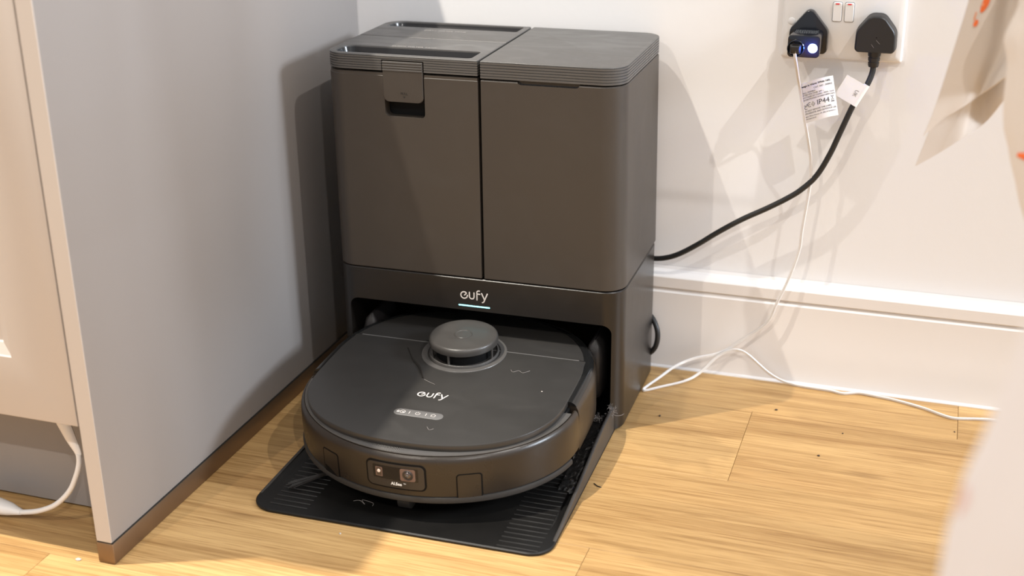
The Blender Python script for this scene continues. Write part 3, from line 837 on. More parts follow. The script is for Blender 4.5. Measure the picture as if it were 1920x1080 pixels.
# ------------------------------------------------------------------ double wall socket
SX, SZ = 0.5791, 0.4398
sock = empty('wall_socket', (SX, 0.0, SZ))
tag(sock, 'white double wall socket with two rocker switches on the back wall', 'socket')
def yz(a, y, b): return (a, y, b)
rings = []
for y, i in ((0.0, 0.0), (-0.0040, 0.0002), (-0.0072, 0.0022), (-0.0090, 0.0068)):
    rings.append([(a, y, b) for a, b in rr(i, 0.146 - i, i, 0.086 - i, 0.0025, 5)])
plate = G().add(*loft(rings)).obj('face_plate', 'white_plastic', sock, True, 20)
for cx in (0.0652, 0.0795):
    rg = [[(a, y, b) for a, b in rr(cx - 0.0058, cx + 0.0058, 0.0470, 0.0712, 0.0022, 5)] for y in (-0.0085, -0.00915)]
    G().add(*loft(rg)).obj('switch_gap', 'line_dark', plate)
    # rocker: pressed in at the foot, standing proud at the head
    out = rr(cx - 0.0053, cx + 0.0053, 0.0475, 0.0707, 0.0018, 5)
    def ry(b): 
        t = (b - 0.0475)/0.0232
        return -0.0096 - 0.0010*t if t < 0.78 else -0.0104 - 0.0030*(1 - ((t - 0.80)/0.22)**2)*0.9
    rk = G().add(*loft([[(a, -0.0088, b) for a, b in out],
                        [(a, -0.0097 - 0.0018*max(0, (b - 0.0475)/0.0232), b) for a, b in out],
                        [(cx + (a - cx)*0.90, -0.0102 - 0.0022*max(0, (b - 0.0475)/0.0232), 0.0591 + (b - 0.0591)*0.95) for a, b in out]])).obj('rocker_switch', 'switch', plate, True, 30)
    G().add(*box(cx - 0.0022, cx + 0.0022, -0.0128, -0.0118, 0.0684, 0.0698)).obj('red_mark', 'red', rk, False)
for cx in (0.0115,):
    G().add(*cylinder((cx, -0.0086, 0.0455), (0, -1, 0), 0, 0, 0, 24, [(0, 0.0044), (0.0008, 0.0043), (0.0011, 0.0038)])).obj('screw_cover', 'white_plastic', plate)

# USB charger in the left socket
chg = empty('usb_charger', (0.6130, -0.009, 0.4700))
tag(chg, 'small black plug-in charger with glowing blue light in the wall socket', 'charger')
pent = [(-0.0200, -0.0215), (0.0200, -0.0215), (0.0233, -0.0180), (0.0233, 0.0050), (0.0220, 0.0090), (0.0045, 0.0300), (0.0, 0.0318), (-0.0045, 0.0300), (-0.0220, 0.0090), (-0.0233, 0.0050), (-0.0233, -0.0180)]
def scaled(pts, k, cz=0.0): return [(a*k, cz + (b - cz)*k) for a, b in pts]
def round_poly(pts, r, n=4):
    out = []; m = len(pts)
    for i in range(m):
        p0, p1, p2 = Vector(pts[i - 1]), Vector(pts[i]), Vector(pts[(i + 1) % m])
        d0 = (p0 - p1); d1 = (p2 - p1)
        q = min(r, d0.length*0.45, d1.length*0.45)
        a = p1 + d0.normalized()*q; b = p1 + d1.normalized()*q
        for k in range(n + 1):
            t = k/n
            out.append(tuple((a*(1 - t)**2 + p1*2*t*(1 - t) + b*t*t)))
    return out
pent = round_poly(pent, 0.004, 3)
cb = G().add(*loft([[(a, y, b) for a, b in scaled(pent, k)] for y, k in ((-0.0002, 0.985), (-0.0020, 1.0), (-0.0100, 1.0), (-0.0125, 0.975), (-0.0130, 0.94))])).obj('plug_base', 'charger', chg)
bxr = rr(-0.0190, 0.0190, -0.0175, 0.0090, 0.0046, 6)
body = G().add(*loft([[(a*k, y, -0.0043 + (b + 0.0043)*k) for a, b in bxr] for y, k in ((-0.0120, 0.95), (-0.0350, 0.965), (-0.0545, 1.0), (-0.0560, 0.985), (-0.0565, 0.93))])).obj('charger_body', 'charger', chg)
random.seed(3)
g = G()
for row, y in enumerate((-0.0210, -0.0265, -0.0320, -0.0375)):
    x = -0.0135
    while x < 0.0125:
        w = random.uniform(0.0007, 0.0022)
        g.add(*box(x, x + w, y - 0.0034, y, 0.0083, 0.0089)); x += w + random.uniform(0.0005, 0.0011)
g.obj('rating_print', 'charger_label', body, False)
led = G().add(*cylinder((0.0108, -0.0560, -0.0058), (0, -1, 0), 0, 0, 0, 28, [(0, 0.0056), (0.0008, 0.0055), (0.0014, 0.0044), (0.0016, 0.0005)])).obj('indicator_light', 'blue_led', chg)
pl_ = bpy.data.lights.new('indicator_glow', 'POINT'); pl_.energy = 0.09; pl_.color = (0.05, 0.15, 1.0); pl_.shadow_soft_size = 0.003
plo = bpy.data.objects.new('indicator_glow', pl_); link(plo, chg); plo.location = (0.0100, -0.0630, -0.0058)
# socket collar and connector of the fairy-light lead
G().add(*cylinder((-0.0088, -0.0555, -0.0064), (0, -1, 0), 0, 0, 0, 30, [(0, 0.0106), (0.0035, 0.0103), (0.0044, 0.0094), (0.0034, 0.0084), (0.0005, 0.0078)])).obj('collar', 'charger', chg)
cn = G()
cn.add(*loft([[(-0.0088 + a, y, -0.0068 + b) for a, b in rr(-w, w, -h, h, 0.0016, 4)] for y, w, h in ((-0.0550, 0.0066, 0.0062), (-0.0625, 0.0064, 0.0058), (-0.0660, 0.0054, 0.0046), (-0.0668, 0.0044, 0.0036))]))
cnx = cn.obj('connector', 'plug', chg)
for k in range(3):
    G().add(*box(-0.0088 - 0.0040, -0.0088 + 0.0040, -0.0645, -0.0600, -0.0030 + k*0.0013 - 0.0004, -0.0026 + k*0.0013)).obj('grip_ridge', 'charger', cnx, False)

# three-pin plug in the right socket with its strain relief
plg = empty('mains_plug', (0.6930, -0.009, 0.4680))
tag(plg, 'matt black three-pin mains plug in the right half of the wall socket', 'plug')
hexa = round_poly([(-0.0215, -0.0130), (0.0215, -0.0130), (0.0245, -0.0095), (0.0240, 0.0130), (0.0085, 0.0325), (-0.0085, 0.0325), (-0.0240, 0.0130), (-0.0245, -0.0095)], 0.0060, 5)
def hz(k, dz=0.0): return [(a*k, 0.0097 + (b - 0.0097)*k + dz) for a, b in hexa]
pb = G().add(*loft([[(a, y, b) for a, b in hz(k, dz)] for y, k, dz in ((-0.0004, 0.98, 0.0), (-0.0025, 1.0, 0), (-0.0085, 1.0, 0), (-0.0093, 0.985, 0), (-0.0100, 0.985, 0), (-0.0190, 0.97, -0.0003), (-0.0215, 0.945, -0.0005), (-0.0226, 0.89, -0.0006))])).obj('plug_body', 'plug', plg)
G().add(*cylinder((0.0012, -0.0222, 0.0062), (0, -1, 0), 0, 0, 0, 14, [(0, 0.0008), (0.0008, 0.0007)])).obj('pip', 'inner', pb)
g = G()
g.add(*stroke([(0.0012, -0.0226, 0.0030), (0.0032, -0.0226, 0.0010), (0.0055, -0.0226, -0.0012)], 0.0003, 0.0001, (0, 1, 0)))
g.add(*stroke([(-0.0040, -0.0226, -0.0022), (-0.0026, -0.0226, -0.0040), (-0.0010, -0.0226, -0.0060)], 0.0003, 0.0001, (0, 1, 0)))
g.obj('moulded_mark', 'print_grey', pb, False)
sr = []
for z, r in ((-0.010, 0.0072), (-0.0150, 0.0070), (-0.0180, 0.0066), (-0.0182, 0.0058), (-0.0196, 0.0058), (-0.0198, 0.0065), (-0.0235, 0.0062), (-0.0237, 0.0054), (-0.0251, 0.0054), (-0.0253, 0.0061), (-0.0295, 0.0058), (-0.0310, 0.0052)):
    sr.append((z, r))
G().add(*loft([[(r*1.10*math.cos(2*PI*k/24), -0.0125 + r*0.95*math.sin(2*PI*k/24), z) for k in range(24)] for z, r in sr])).obj('strain_relief', 'plug', plg)

# black mains cable: from plug to the back of the dock, with a loop lower down
cpts = [(0.6930, -0.0215, 0.4420), (0.6926, -0.0225, 0.4300), (0.6882, -0.0270, 0.4160), (0.6810, -0.0310, 0.4030), (0.6735, -0.0320, 0.3890),
        (0.6610, -0.0320, 0.3540), (0.6510, -0.0310, 0.3260), (0.6370, -0.0290, 0.2970), (0.6200, -0.0290, 0.2775), (0.6030, -0.0290, 0.2640), (0.5780, -0.0290, 0.2480),
        (0.5520, -0.0290, 0.2330), (0.5320, -0.0290, 0.2200), (0.5120, -0.0280, 0.2055), (0.4900, -0.0270, 0.1885), (0.4650, -0.0250, 0.1715),
        (0.4450, -0.0220, 0.1625), (0.4260, -0.0180, 0.1585), (0.4050, -0.0100, 0.1560), (0.3800, -0.0080, 0.1540)]
bc = G().add(*tube(smooth_path(cpts, 6), 0.0036, 12)).obj('mains_cable', 'cable_black')
tag(bc, 'thick black mains cable curving from the wall plug to the dock', 'cable')
lpts = [(0.4000, -0.026, 0.0900), (0.4200, -0.030, 0.0860), (0.4330, -0.036, 0.0800), (0.4415, -0.042, 0.0680), (0.4440, -0.045, 0.0545), (0.4410, -0.046, 0.0400),
        (0.4320, -0.044, 0.0290), (0.4180, -0.038, 0.0210), (0.3950, -0.030, 0.0170)]
lp = G().add(*tube(smooth_path(lpts, 7), 0.0036, 12)).obj('cable_loop', 'cable_black')
tag(lp, 'spare black cable loop poking out behind the dock above the floor', 'cable')

# clear tag wrapped round the mains cable (its square code is left blank)
tg = empty('cable_tag', (0.6800, -0.032, 0.4000))
tag(tg, 'clear and white sticker tag wrapped round the black mains cable', 'tag')
ax_ = (Vector((0.6885, -0.0290, 0.4180)) - Vector((0.6735, -0.0320, 0.3890))).normalized()
side = Vector((-ax_.z, 0.0, ax_.x)).normalized()          # to the left of the cable, along the wall
c0 = Vector((0.6812, -0.0308, 0.4035)) - Vector((0.68, -0.032, 0.40))
G().add(*tube([c0 - ax_*0.0145, c0, c0 + ax_*0.0145], 0.0041, 16)).obj('sleeve', 'label_white', tg)
def tagpt(s, t, o_): return tuple(c0 + side*s + ax_*t + Vector((0, -0.0040 + o_ - 0.10*s*0.0, 0)))
def sheet(s0, s1, t0, t1, o_, th=0.0003):
    q = [tagpt(s0, t0, o_), tagpt(s1, t0, o_), tagpt(s1, t1, o_), tagpt(s0, t1, o_)]
    return q + [(a, b + th, c) for a, b, c in q], [(0, 1, 2, 3), (7, 6, 5, 4), (0, 4, 5, 1), (1, 5, 6, 2), (2, 6, 7, 3), (3, 7, 4, 0)]
flag = G().add(*sheet(0.0, 0.0265, -0.0140, 0.0140, 0.0)).obj('flag', 'label_white', tg, False)
g = G().add(*mapped(text_geo('UK', 0.0066, 0.0001), lambda x, y, z: tagpt(0.0060 - y, x*-1.0, -0.0002 - z)))
g.obj('lettering', 'print_grey', flag, False)

# fairy-light lead: twin thin white wire
def twin(pts, sep=0.0012, r=0.0011, per=7):
    P = smooth_path(pts, per); g = G(); A = []; B = []
    for i, q in enumerate(P):
        t = (P[min(i + 1, len(P) - 1)] - P[max(i - 1, 0)]).normalized()
        n_ = t.cross(Vector((0.25, 1, 0.35))).normalized()
        A.append(q + n_*sep*0.8); B.append(q - n_*sep*0.8)
    g.add(*tube(A, r, 7)); g.add(*tube(B, r, 7)); return g
fp = [(0.6042, -0.0745, 0.4618), (0.6048, -0.0735, 0.4540), (0.6060, -0.0660, 0.4430), (0.6075, -0.0520, 0.4260), (0.6102, -0.0420, 0.4080), (0.6180, -0.0385, 0.3700),
      (0.6225, -0.0360, 0.3500), (0.6282, -0.0300, 0.3167), (0.6295, -0.0290, 0.2818), (0.6243, -0.0290, 0.2241), (0.6225, -0.0290, 0.1950), (0.6128, -0.0320, 0.1572),
      (0.5990, -0.0340, 0.1190), (0.5876, -0.0330, 0.0900), (0.5540, -0.0360, 0.0600), (0.5275, -0.0390, 0.0402), (0.4960, -0.0480, 0.0320), (0.4740, -0.0600, 0.0235), (0.4560, -0.0790, 0.0125), (0.4390, -0.1045, 0.0028)]
fp2 = [(0.4380, -0.1060, 0.0026), (0.4600, -0.0880, 0.0030), (0.4880, -0.0620, 0.0040), (0.5050, -0.0500, 0.0130), (0.5260, -0.0420, 0.0360), (0.5440, -0.0400, 0.0470), (0.5560, -0.0390, 0.0480),
       (0.5670, -0.0370, 0.0420), (0.5810, -0.0340, 0.0290), (0.5950, -0.0320, 0.0170), (0.6120, -0.0290, 0.0070), (0.6300, -0.0280, 0.0026), (0.6500, -0.0300, 0.0024), (0.6780, -0.0315, 0.0024),
       (0.6940, -0.0352, 0.0024), (0.7140, -0.0275, 0.0024), (0.7400, -0.0310, 0.0024), (0.7620, -0.0352, 0.0024), (0.7960, -0.0470, 0.0024), (0.8200, -0.0600, 0.0024), (0.8360, -0.0650, 0.0024), (0.8610, -0.0590, 0.0024), (0.8850, -0.0552, 0.0024), (0.9500, -0.0540, 0.0024)]
fw = twin(fp + fp2[1:]).obj('fairy_light_wire', 'wire_clear')
tag(fw, 'thin clear white twin wire trailing from the charger down to the floor', 'wire')

# printed label flag on the wire
lab = empty('wire_label', (0.6180, -0.0400, 0.3900))
tag(lab, 'curled white printed rating label hanging on the thin wire', 'label')
LW, LH = 0.0420, 0.0500
def labpt(s, t, o_=0.0):
    """s 0..LW along the flag from the wire, t = height; the flag curls toward the camera, hem drops to the right"""
    k = s/LW
    x = -0.0100 + s*0.985 + (LH - t)*0.205 - 0.0015*k*k
    z = -0.0250 + t*0.965 + 0.0170*math.sin(k*1.45)*0.86
    y = 0.002 - 0.0090*math.sin(k*PI*0.9) - o_
    return (x, y, z)
ns, nt_ = 20, 8
vs = []; fs = []
for o_ in (0.0, -0.0003):
    for i in range(ns + 1):
        for j in range(nt_ + 1): vs.append(labpt(LW*i/ns, LH*j/nt_, o_))
H_ = (ns + 1)*(nt_ + 1)
for i in range(ns):
    for j in range(nt_):
        a = i*(nt_ + 1) + j; b = a + nt_ + 1
        fs += [(a, b, b + 1, a + 1), (H_ + a, H_ + a + 1, H_ + b + 1, H_ + b)]
for i in range(ns):
    a = i*(nt_ + 1); b = a + nt_ + 1; fs += [(a, H_ + a, H_ + b, b), (a + nt_, b + nt_, H_ + b + nt_, H_ + a + nt_)]
for j in range(nt_):
    a = j; b = ns*(nt_ + 1) + j; fs += [(a, a + 1, H_ + a + 1, H_ + a), (b, H_ + b, H_ + b + 1, b + 1)]
lf_ = G().add(vs, fs).obj('label_sheet', 'label_white', lab, True, 60)
LT = [('Design in Warm White 160L', 0.0032, 0.0006, 0.0455, 0.00010, 'LEFT'), ('CAT. NO : 308802', 0.0029, 0.0400, 0.0408, 0.0, 'RIGHT'),
      ('SKU : 92709823', 0.0024, 0.0030, 0.0372, 0.0, 'LEFT'), ('RATED VOLTAGE: 24V ~', 0.0026, 0.0010, 0.0344, 0.0, 'LEFT'),
      ('WATTAGE OF CHAIN : MAX. 3.6W', 0.0026, 0.0010, 0.0314, 0.0, 'LEFT'), ('BULB SPECIFICATION: 3V 0.003A 0.009W (160 B)', 0.0026, 0.0008, 0.0284, 0.0, 'LEFT'),
      ('IP44', 0.0090, 0.0185, 0.0215, 0.0, 'LEFT'), ('DO NOT REMOVE THIS LABEL', 0.0026, 0.0010, 0.0142, 0.0, 'LEFT'),
      ('FOR INDOOR AND OUTDOOR USE.', 0.0028, 0.0010, 0.0110, 0.0, 'LEFT'), ('Argos, Milton Keynes, UK, (IRL) & Sainsbury\'s', 0.0021, 0.0010, 0.0074, 0.0, 'LEFT'), ('www.argos.co.uk', 0.0021, 0.0010, 0.0044, 0.0, 'LEFT')]
g = G()
for body, sz, sx, tz, bd, al in LT:
    geo = text_geo(body, sz, 0.00004, al, bd)
    w = max(q[0] for q in geo[0]) - min(q[0] for q in geo[0])
    k = min(1.0, 0.0405/w)
    g.add(*mapped(geo, lambda x, y, z: labpt(sx + x*k, tz + y, 0.00012 + z)))
def ls(pts, w=0.0006): g.add(*stroke([labpt(a, b, 0.00014) for a, b in pts], w, 0.00004, (0, 1, 0)))
ls(arc(0.0095, 0.0215, 0.0026, 60, 300, 12)); ls([(0.0072, 0.0215), (0.0085, 0.0215), (0.0100, 0.0215)])
ls(arc(0.0042, 0.0232, 0.0019, 180, 360, 10)); ls(arc(0.0046, 0.0186, 0.0017, 50, 310, 10))
ls([(0.0140, 0.0184), (0.0162, 0.0215), (0.0140, 0.0246), (0.0118, 0.0215), (0.0140, 0.0184)], 0.0004); ls([(0.0140, 0.0200), (0.0151, 0.0215), (0.0140, 0.0230), (0.0129, 0.0215), (0.0140, 0.0200)], 0.0003)
ls([(0.0362, 0.0188), (0.0378, 0.0188), (0.0394, 0.0188)], 0.0011)
ls([(0.0364, 0.0262), (0.0392, 0.0204)], 0.0004); ls([(0.0392, 0.0262), (0.0364, 0.0204)], 0.0004); ls([(0.0362, 0.0252), (0.0394, 0.0252)], 0.0004); ls([(0.0366, 0.0208), (0.0390, 0.0208)], 0.0004)
g.obj('lettering', 'ink', lf_, False)

# white appliance cable hanging out below the cabinet door
wcab = empty('white_cable', (-0.10, -0.62, 0.0))
tag(wcab, 'white cable with tapered connectors drooping from under the cabinet door', 'cable')
off = Vector((-0.10, -0.62, 0.0))
def rel(pts): return [tuple(Vector(q) - off) for q in pts]
wp = rel([(-0.0660, -0.620, 0.0960), (-0.0655, -0.622, 0.0860), (-0.0690, -0.625, 0.0720), (-0.0790, -0.628, 0.0520), (-0.0980, -0.630, 0.0330), (-0.1220, -0.629, 0.0200), (-0.1450, -0.627, 0.0125), (-0.1560, -0.626, 0.0105)])
wo = G().add(*tube(smooth_path(wp, 8), 0.0030, 12)).obj('cord', 'cable_white', wcab)
cp = [Vector(q) for q in rel([(-0.0950, -0.612, 0.1620), (-0.0860, -0.615, 0.1360), (-0.0745, -0.618, 0.1130), (-0.0672, -0.6195, 0.0990), (-0.0658, -0.620, 0.0945)])]
G().add(*tube(cp, [0.0105, 0.0095, 0.0072, 0.0046, 0.0038], 14, (0, 1, 0), 0.55)).obj('connector', 'cable_white', wcab)
cp2 = [Vector(q) for q in rel([(-0.1500, -0.6265, 0.0112), (-0.1560, -0.626, 0.0112), (-0.1660, -0.6255, 0.0118), (-0.1900, -0.625, 0.0125), (-0.2150, -0.625, 0.0125)])]
G().add(*tube(cp2, [0.0038, 0.0052, 0.0082, 0.0120, 0.0120], 14, (0, 0, 1), 0.85)).obj('plug', 'cable_white', wcab)

# ------------------------------------------------------------------ tea towels on a clothes airer at the right
def grid_surface(rows, ns=40, nt=60, wob=None):
    """Catmull-Rom surface through a control net; returns a function of (s, t) in 0..1"""
    R = len(rows); Cc = len(rows[0])
    def cr(p0, p1, p2, p3, t): return 0.5*((2*p1) + (-p0 + p2)*t + (2*p0 - 5*p1 + 4*p2 - p3)*t*t + (-p0 + 3*p1 - 3*p2 + p3)*t**3)
    def line(P, t):
        n = len(P) - 1; x = min(max(t, 0), 1)*n; i = min(int(x), n - 1); f = x - i
        return cr(P[max(i - 1, 0)], P[i], P[i + 1], P[min(i + 2, n)], f)
    V_ = [[Vector(q) for q in r] for r in rows]
    def S(s, t): return line([line(r, s) for r in V_], t)
    return S
def surf_geo(S, ns=40, nt=60, th=0.0011):
    vs = []; fs = []
    for i in range(nt + 1):
        for j in range(ns + 1): vs.append(S(j/ns, i/nt))
    nv = len(vs); back = []
    for i in range(nt + 1):
        for j in range(ns + 1):
            a = vs[i*(ns + 1) + min(j + 1, ns)] - vs[i*(ns + 1) + max(j - 1, 0)]
            b = vs[min(i + 1, nt)*(ns + 1) + j] - vs[max(i - 1, 0)*(ns + 1) + j]
            n_ = a.cross(b); n_ = n_.normalized() if n_.length > 1e-12 else Vector((0, 1, 0))
            if n_.y < 0: n_ = -n_
            back.append(vs[i*(ns + 1) + j] + n_*th)
    W = ns + 1
    for i in range(nt):
        for j in range(ns):
            a = i*W + j
            fs += [(a, a + 1, a + W + 1, a + W), (nv + a, nv + a + W, nv + a + W + 1, nv + a + 1)]
    for j in range(ns):
        fs += [(j, nv + j, nv + j + 1, j + 1), (nt*W + j, nt*W + j + 1, nv + nt*W + j + 1, nv + nt*W + j)]
    for i in range(nt):
        fs += [(i*W, i*W + W, nv + i*W + W, nv + i*W), (i*W + ns, nv + i*W + ns, nv + i*W + W + ns, i*W + W + ns)]
    return vs + back, fs
TF = [
   [(0.8300, -0.385, 0.9530), (0.8650, -0.385, 0.9530), (0.9000, -0.385, 0.9530), (0.9400, -0.385, 0.9530), (1.0100, -0.385, 0.9530)],
   [(0.8200, -0.410, 0.8000), (0.8350, -0.408, 0.8000), (0.8550, -0.404, 0.8000), (0.8800, -0.395, 0.8000), (0.9300, -0.415, 0.8000)],
   [(0.7964, -0.42, 0.6359), (0.8052, -0.416, 0.6357), (0.8161, -0.411, 0.6354), (0.8273, -0.4, 0.6344), (0.8466, -0.44, 0.6397)] ,
   [(0.79, -0.42, 0.5855), (0.8002, -0.416, 0.5853), (0.8126, -0.411, 0.5851), (0.8271, -0.4, 0.5839), (0.8489, -0.44, 0.5913)] ,
   [(0.7828, -0.42, 0.5452), (0.7952, -0.416, 0.5437), (0.8096, -0.411, 0.5435), (0.8254, -0.4, 0.5436), (0.8494, -0.44, 0.555)] ,
   [(0.772, -0.42, 0.4887), (0.7854, -0.416, 0.4961), (0.8008, -0.411, 0.5023), (0.8157, -0.4, 0.5116), (0.8383, -0.44, 0.5405)] ,
   [(0.7646, -0.42, 0.4606), (0.7784, -0.416, 0.4757), (0.7947, -0.411, 0.4871), (0.8112, -0.4, 0.499), (0.8351, -0.44, 0.531)] ,
]
TB = [
   [(0.8300, -0.379, 0.9530), (0.8650, -0.379, 0.9530), (0.9000, -0.379, 0.9530), (0.9400, -0.379, 0.9530), (1.0100, -0.379, 0.9530)],
   [(0.8220, -0.386, 0.8000), (0.8370, -0.382, 0.8000), (0.8570, -0.378, 0.8000), (0.8820, -0.370, 0.8000), (0.9320, -0.390, 0.8000)],
   [(0.7982, -0.392, 0.6326), (0.8072, -0.386, 0.6321), (0.8184, -0.38, 0.6317), (0.83, -0.366, 0.6303), (0.8486, -0.405, 0.6356)] ,
   [(0.7925, -0.392, 0.5811), (0.803, -0.386, 0.5806), (0.8158, -0.38, 0.5802), (0.8298, -0.366, 0.5785), (0.8509, -0.405, 0.5857)] ,
   [(0.7838, -0.392, 0.5276), (0.7965, -0.386, 0.5296), (0.8111, -0.38, 0.5316), (0.8273, -0.366, 0.5322), (0.852, -0.405, 0.5437)] ,
   [(0.7731, -0.392, 0.4744), (0.7864, -0.386, 0.4815), (0.8021, -0.38, 0.4888), (0.8173, -0.366, 0.4992), (0.8406, -0.405, 0.5287)] ,
   [(0.7666, -0.392, 0.4498), (0.7821, -0.386, 0.4556), (0.799, -0.38, 0.4656), (0.8164, -0.366, 0.4788), (0.838, -0.405, 0.5141)] ,
   [(0.7601, -0.392, 0.4237), (0.7758, -0.386, 0.4333), (0.7971, -0.38, 0.449), (0.819, -0.366, 0.4651), (0.8383, -0.405, 0.5117)] ,
]
SF, SB = grid_surface(TF), grid_surface(TB)
tw = empty('tea_towel', (0.92, -0.382, 0.953))
tag(tw, 'cream linen tea towel with orange print, its pointed corner hanging by the socket', 'towel')
def shift(geo, o_): return [tuple(Vector(q) - Vector(o_)) for q in geo[0]], geo[1]
TO = (0.92, -0.382, 0.953)
tfo = G().add(*shift(surf_geo(SF), TO)).obj('front_leaf', 'towel', tw, True, 80)
G().add(*shift(surf_geo(SB), TO)).obj('back_leaf', 'towel', tw, True, 80)
# orange print: a little blob-bodied motif lying on the cloth
def decal(S, cs, ct, pts, w, name, mat, par, O):
    g = G(); poly = []
    for a, b in pts:
        q = S(cs + a, ct + b); du = S(cs + a + 0.01, ct + b) - S(cs + a - 0.01, ct + b); dv = S(cs + a, ct + b + 0.01) - S(cs + a, ct + b - 0.01)
        n_ = du.cross(dv).normalized()
        if n_.y > 0: n_ = -n_
        poly.append(q + n_*0.0007 - Vector(O))
    g.add(*tube(poly, w, 8, (0, 1, 0), 0.25)); return g.obj(name, mat, par)
motif = [[(0.050, -0.045), (0.035, -0.020), (0.010, 0.005), (-0.015, 0.022)]]
decal(SF, 0.32, 0.518, [(0.055, -0.050), (0.035, -0.030), (0.010, -0.008), (-0.010, 0.010), (-0.030, 0.022)], [0.0010, 0.0024, 0.0030, 0.0022, 0.0010], 'print_motif', 'orange', tfo, TO)
decal(SF, 0.26, 0.560, [(-0.050, -0.020), (-0.056, -0.004), (-0.052, 0.010)], [0.0007, 0.0006, 0.0008], 'print_motif', 'orange_pale', tfo, TO)
decal(SF, 0.26, 0.580, [(0.000, -0.012), (-0.018, 0.000), (-0.030, 0.012)], [0.0010, 0.0019, 0.0012], 'print_motif', 'orange', tfo, TO)
decal(SF, 0.31, 0.520, [(-0.028, -0.012), (-0.020, -0.004), (-0.006, 0.000)], [0.0006, 0.0009, 0.0007], 'print_motif', 'orange_pale', tfo, TO)

def hanging(name, prof, xr, y0, amp, wl, ph, O, ztop, mat, par=None, ns=60, nt=70, xtop=None):
    """cloth hanging in a roughly vertical sheet facing the room; prof = [(z, x of its left edge)] from top to bottom"""
    def xl(z):
        for (z0, x0), (z1, x1) in zip(prof, prof[1:]):
            if z1 <= z <= z0:
                t = (z0 - z)/(z0 - z1); t = t*t*(3 - 2*t)*0.35 + t*0.65
                return x0 + (x1 - x0)*t
        return prof[-1][1]
    zb = prof[-1][0]
    def S(s, t):
        z = ztop + (zb - ztop)*t; a = xl(z); x = a + (xr - a)*s
        k = min(1.0, t*3.0)
        y = y0 + k*amp*(math.sin(2*PI*(x - a)/wl + ph) + 0.45*math.sin(2*PI*(x - a)/(wl*0.47) + 1.3*ph + 2.2*t))
        return Vector((x, y, z))
    return S
OM = (0.95, -0.60, 0.953)
SM = hanging('mid', [(0.953, 0.842), (0.80, 0.832), (0.66, 0.822), (0.612, 0.8235), (0.587, 0.8160), (0.568, 0.8210), (0.541, 0.8215), (0.520, 0.8240), (0.498, 0.8310), (0.468, 0.8405), (0.436, 0.852), (0.396, 0.866), (0.34, 0.878)],
             1.18, -0.600, 0.010, 0.085, 2.2, OM, 0.953, 'towel')
tm = G().add(*shift(surf_geo(SM, 70, 90), OM)).obj('tea_towel', 'towel'); tm.location = OM
tag(tm, 'cream tea towel with faint orange marks, cut off by the upper right edge', 'towel')
for (s, t, w, m_, ln) in ((0.040, 0.742, 0.0030, 'orange', 0.022), (0.055, 0.625, 0.0016, 'orange_pale', 0.014), (0.045, 0.575, 0.0014, 'orange_pale', 0.010)):
    decal(SM, s, t, [(-ln, -0.001), (-ln*0.3, 0.001), (ln*0.4, -0.001), (ln*1.6, 0.002)], [w*0.5, w, w, w*0.6], 'print_motif', m_, tm, OM)
ON = (0.98, -1.18, 0.953)
SN = hanging('near', [(0.953, 0.862), (0.80, 0.846), (0.682, 0.827), (0.648, 0.8205), (0.624, 0.8185), (0.601, 0.8160), (0.579, 0.8125), (0.5555, 0.8075), (0.529, 0.8010), (0.505, 0.7977), (0.4785, 0.7969), (0.448, 0.7983), (0.413, 0.8013), (0.34, 0.806)],
             1.22, -1.180, 0.010, 0.11, 2.6, ON, 0.953, 'towel_white')
tn = G().add(*shift(surf_geo(SN, 70, 90), ON)).obj('tea_towel', 'towel_white'); tn.location = ON
tag(tn, 'white cloth hanging close to the camera, blurred along the lower right edge', 'towel')
decal(SN, 0.004, 0.705, [(0.0, -0.010), (0.003, 0.0), (0.001, 0.010)], [0.0008, 0.0011, 0.0008], 'print_motif', 'pink_pale', tn, ON)
# airer that carries them, beyond the right edge of the frame
air = empty('clothes_airer', (1.30, -0.80, 0.0))
tag(air, 'steel clothes airer carrying the tea towels past the right edge', 'airer')
AO = Vector((1.30, -0.80, 0.0))
for y in (-0.382, -0.600, -0.90, -1.18):
    G().add(*tube([Vector((x, y, 0.950)) - AO for x in (0.80, 1.2, 1.80)], 0.0028, 10)).obj('rail', 'steel', air)
for x in (1.30, 1.78):
    G().add(*tube([Vector((x, y, 0.946)) - AO for y in (-1.22, -0.8, -0.34)], 0.006, 12)).obj('side_bar', 'steel', air)
    for sgn in (-1, 1):
        G().add(*tube([Vector((x, -0.80 + sgn*q, z)) - AO for q, z in ((0.26, 0.946), (0.0, 0.473), (-0.30, 0.006))], 0.007, 12)).obj('leg', 'steel', air)

# ------------------------------------------------------------------ hairs, lint and crumbs
def strand(name, pts, r, mat, label, cat, parent_obj=None, frame=None, group=None, per=6):
    P = [frame @ Vector(q) for q in pts] if frame else [Vector(q) for q in pts]
    P = smooth_path(P, per)
    o_ = P[0].copy()
    rl = r if not isinstance(r, (list, tuple)) else [r[min(int(i*len(r)/len(P)), len(r) - 1)] for i in range(len(P))]
    ob = G().add(*tube([q - o_ for q in P], rl, 6)).obj(name, mat); ob.location = o_
    return tag(ob, label, cat, group)
RF = Matrix.Translation(rob.location) @ rob.rotation_euler.to_matrix().to_4x4()
SFm = Matrix.Translation(stn.location) @ stn.rotation_euler.to_matrix().to_4x4()
zl = 0.0967
strand('hair', [(-0.0719, 0.2222, zl), (-0.0562, 0.1972, zl), (-0.0472, 0.1868, zl), (-0.0400, 0.1790, zl), (-0.0325, 0.1670, zl), (-0.0253, 0.1539, zl)], [0.0005, 0.0008, 0.0010, 0.0014, 0.0010, 0.0008], 'hair_dark', 'dark curly hair lying on the robot lid beside the turret', 'hair', frame=RF)
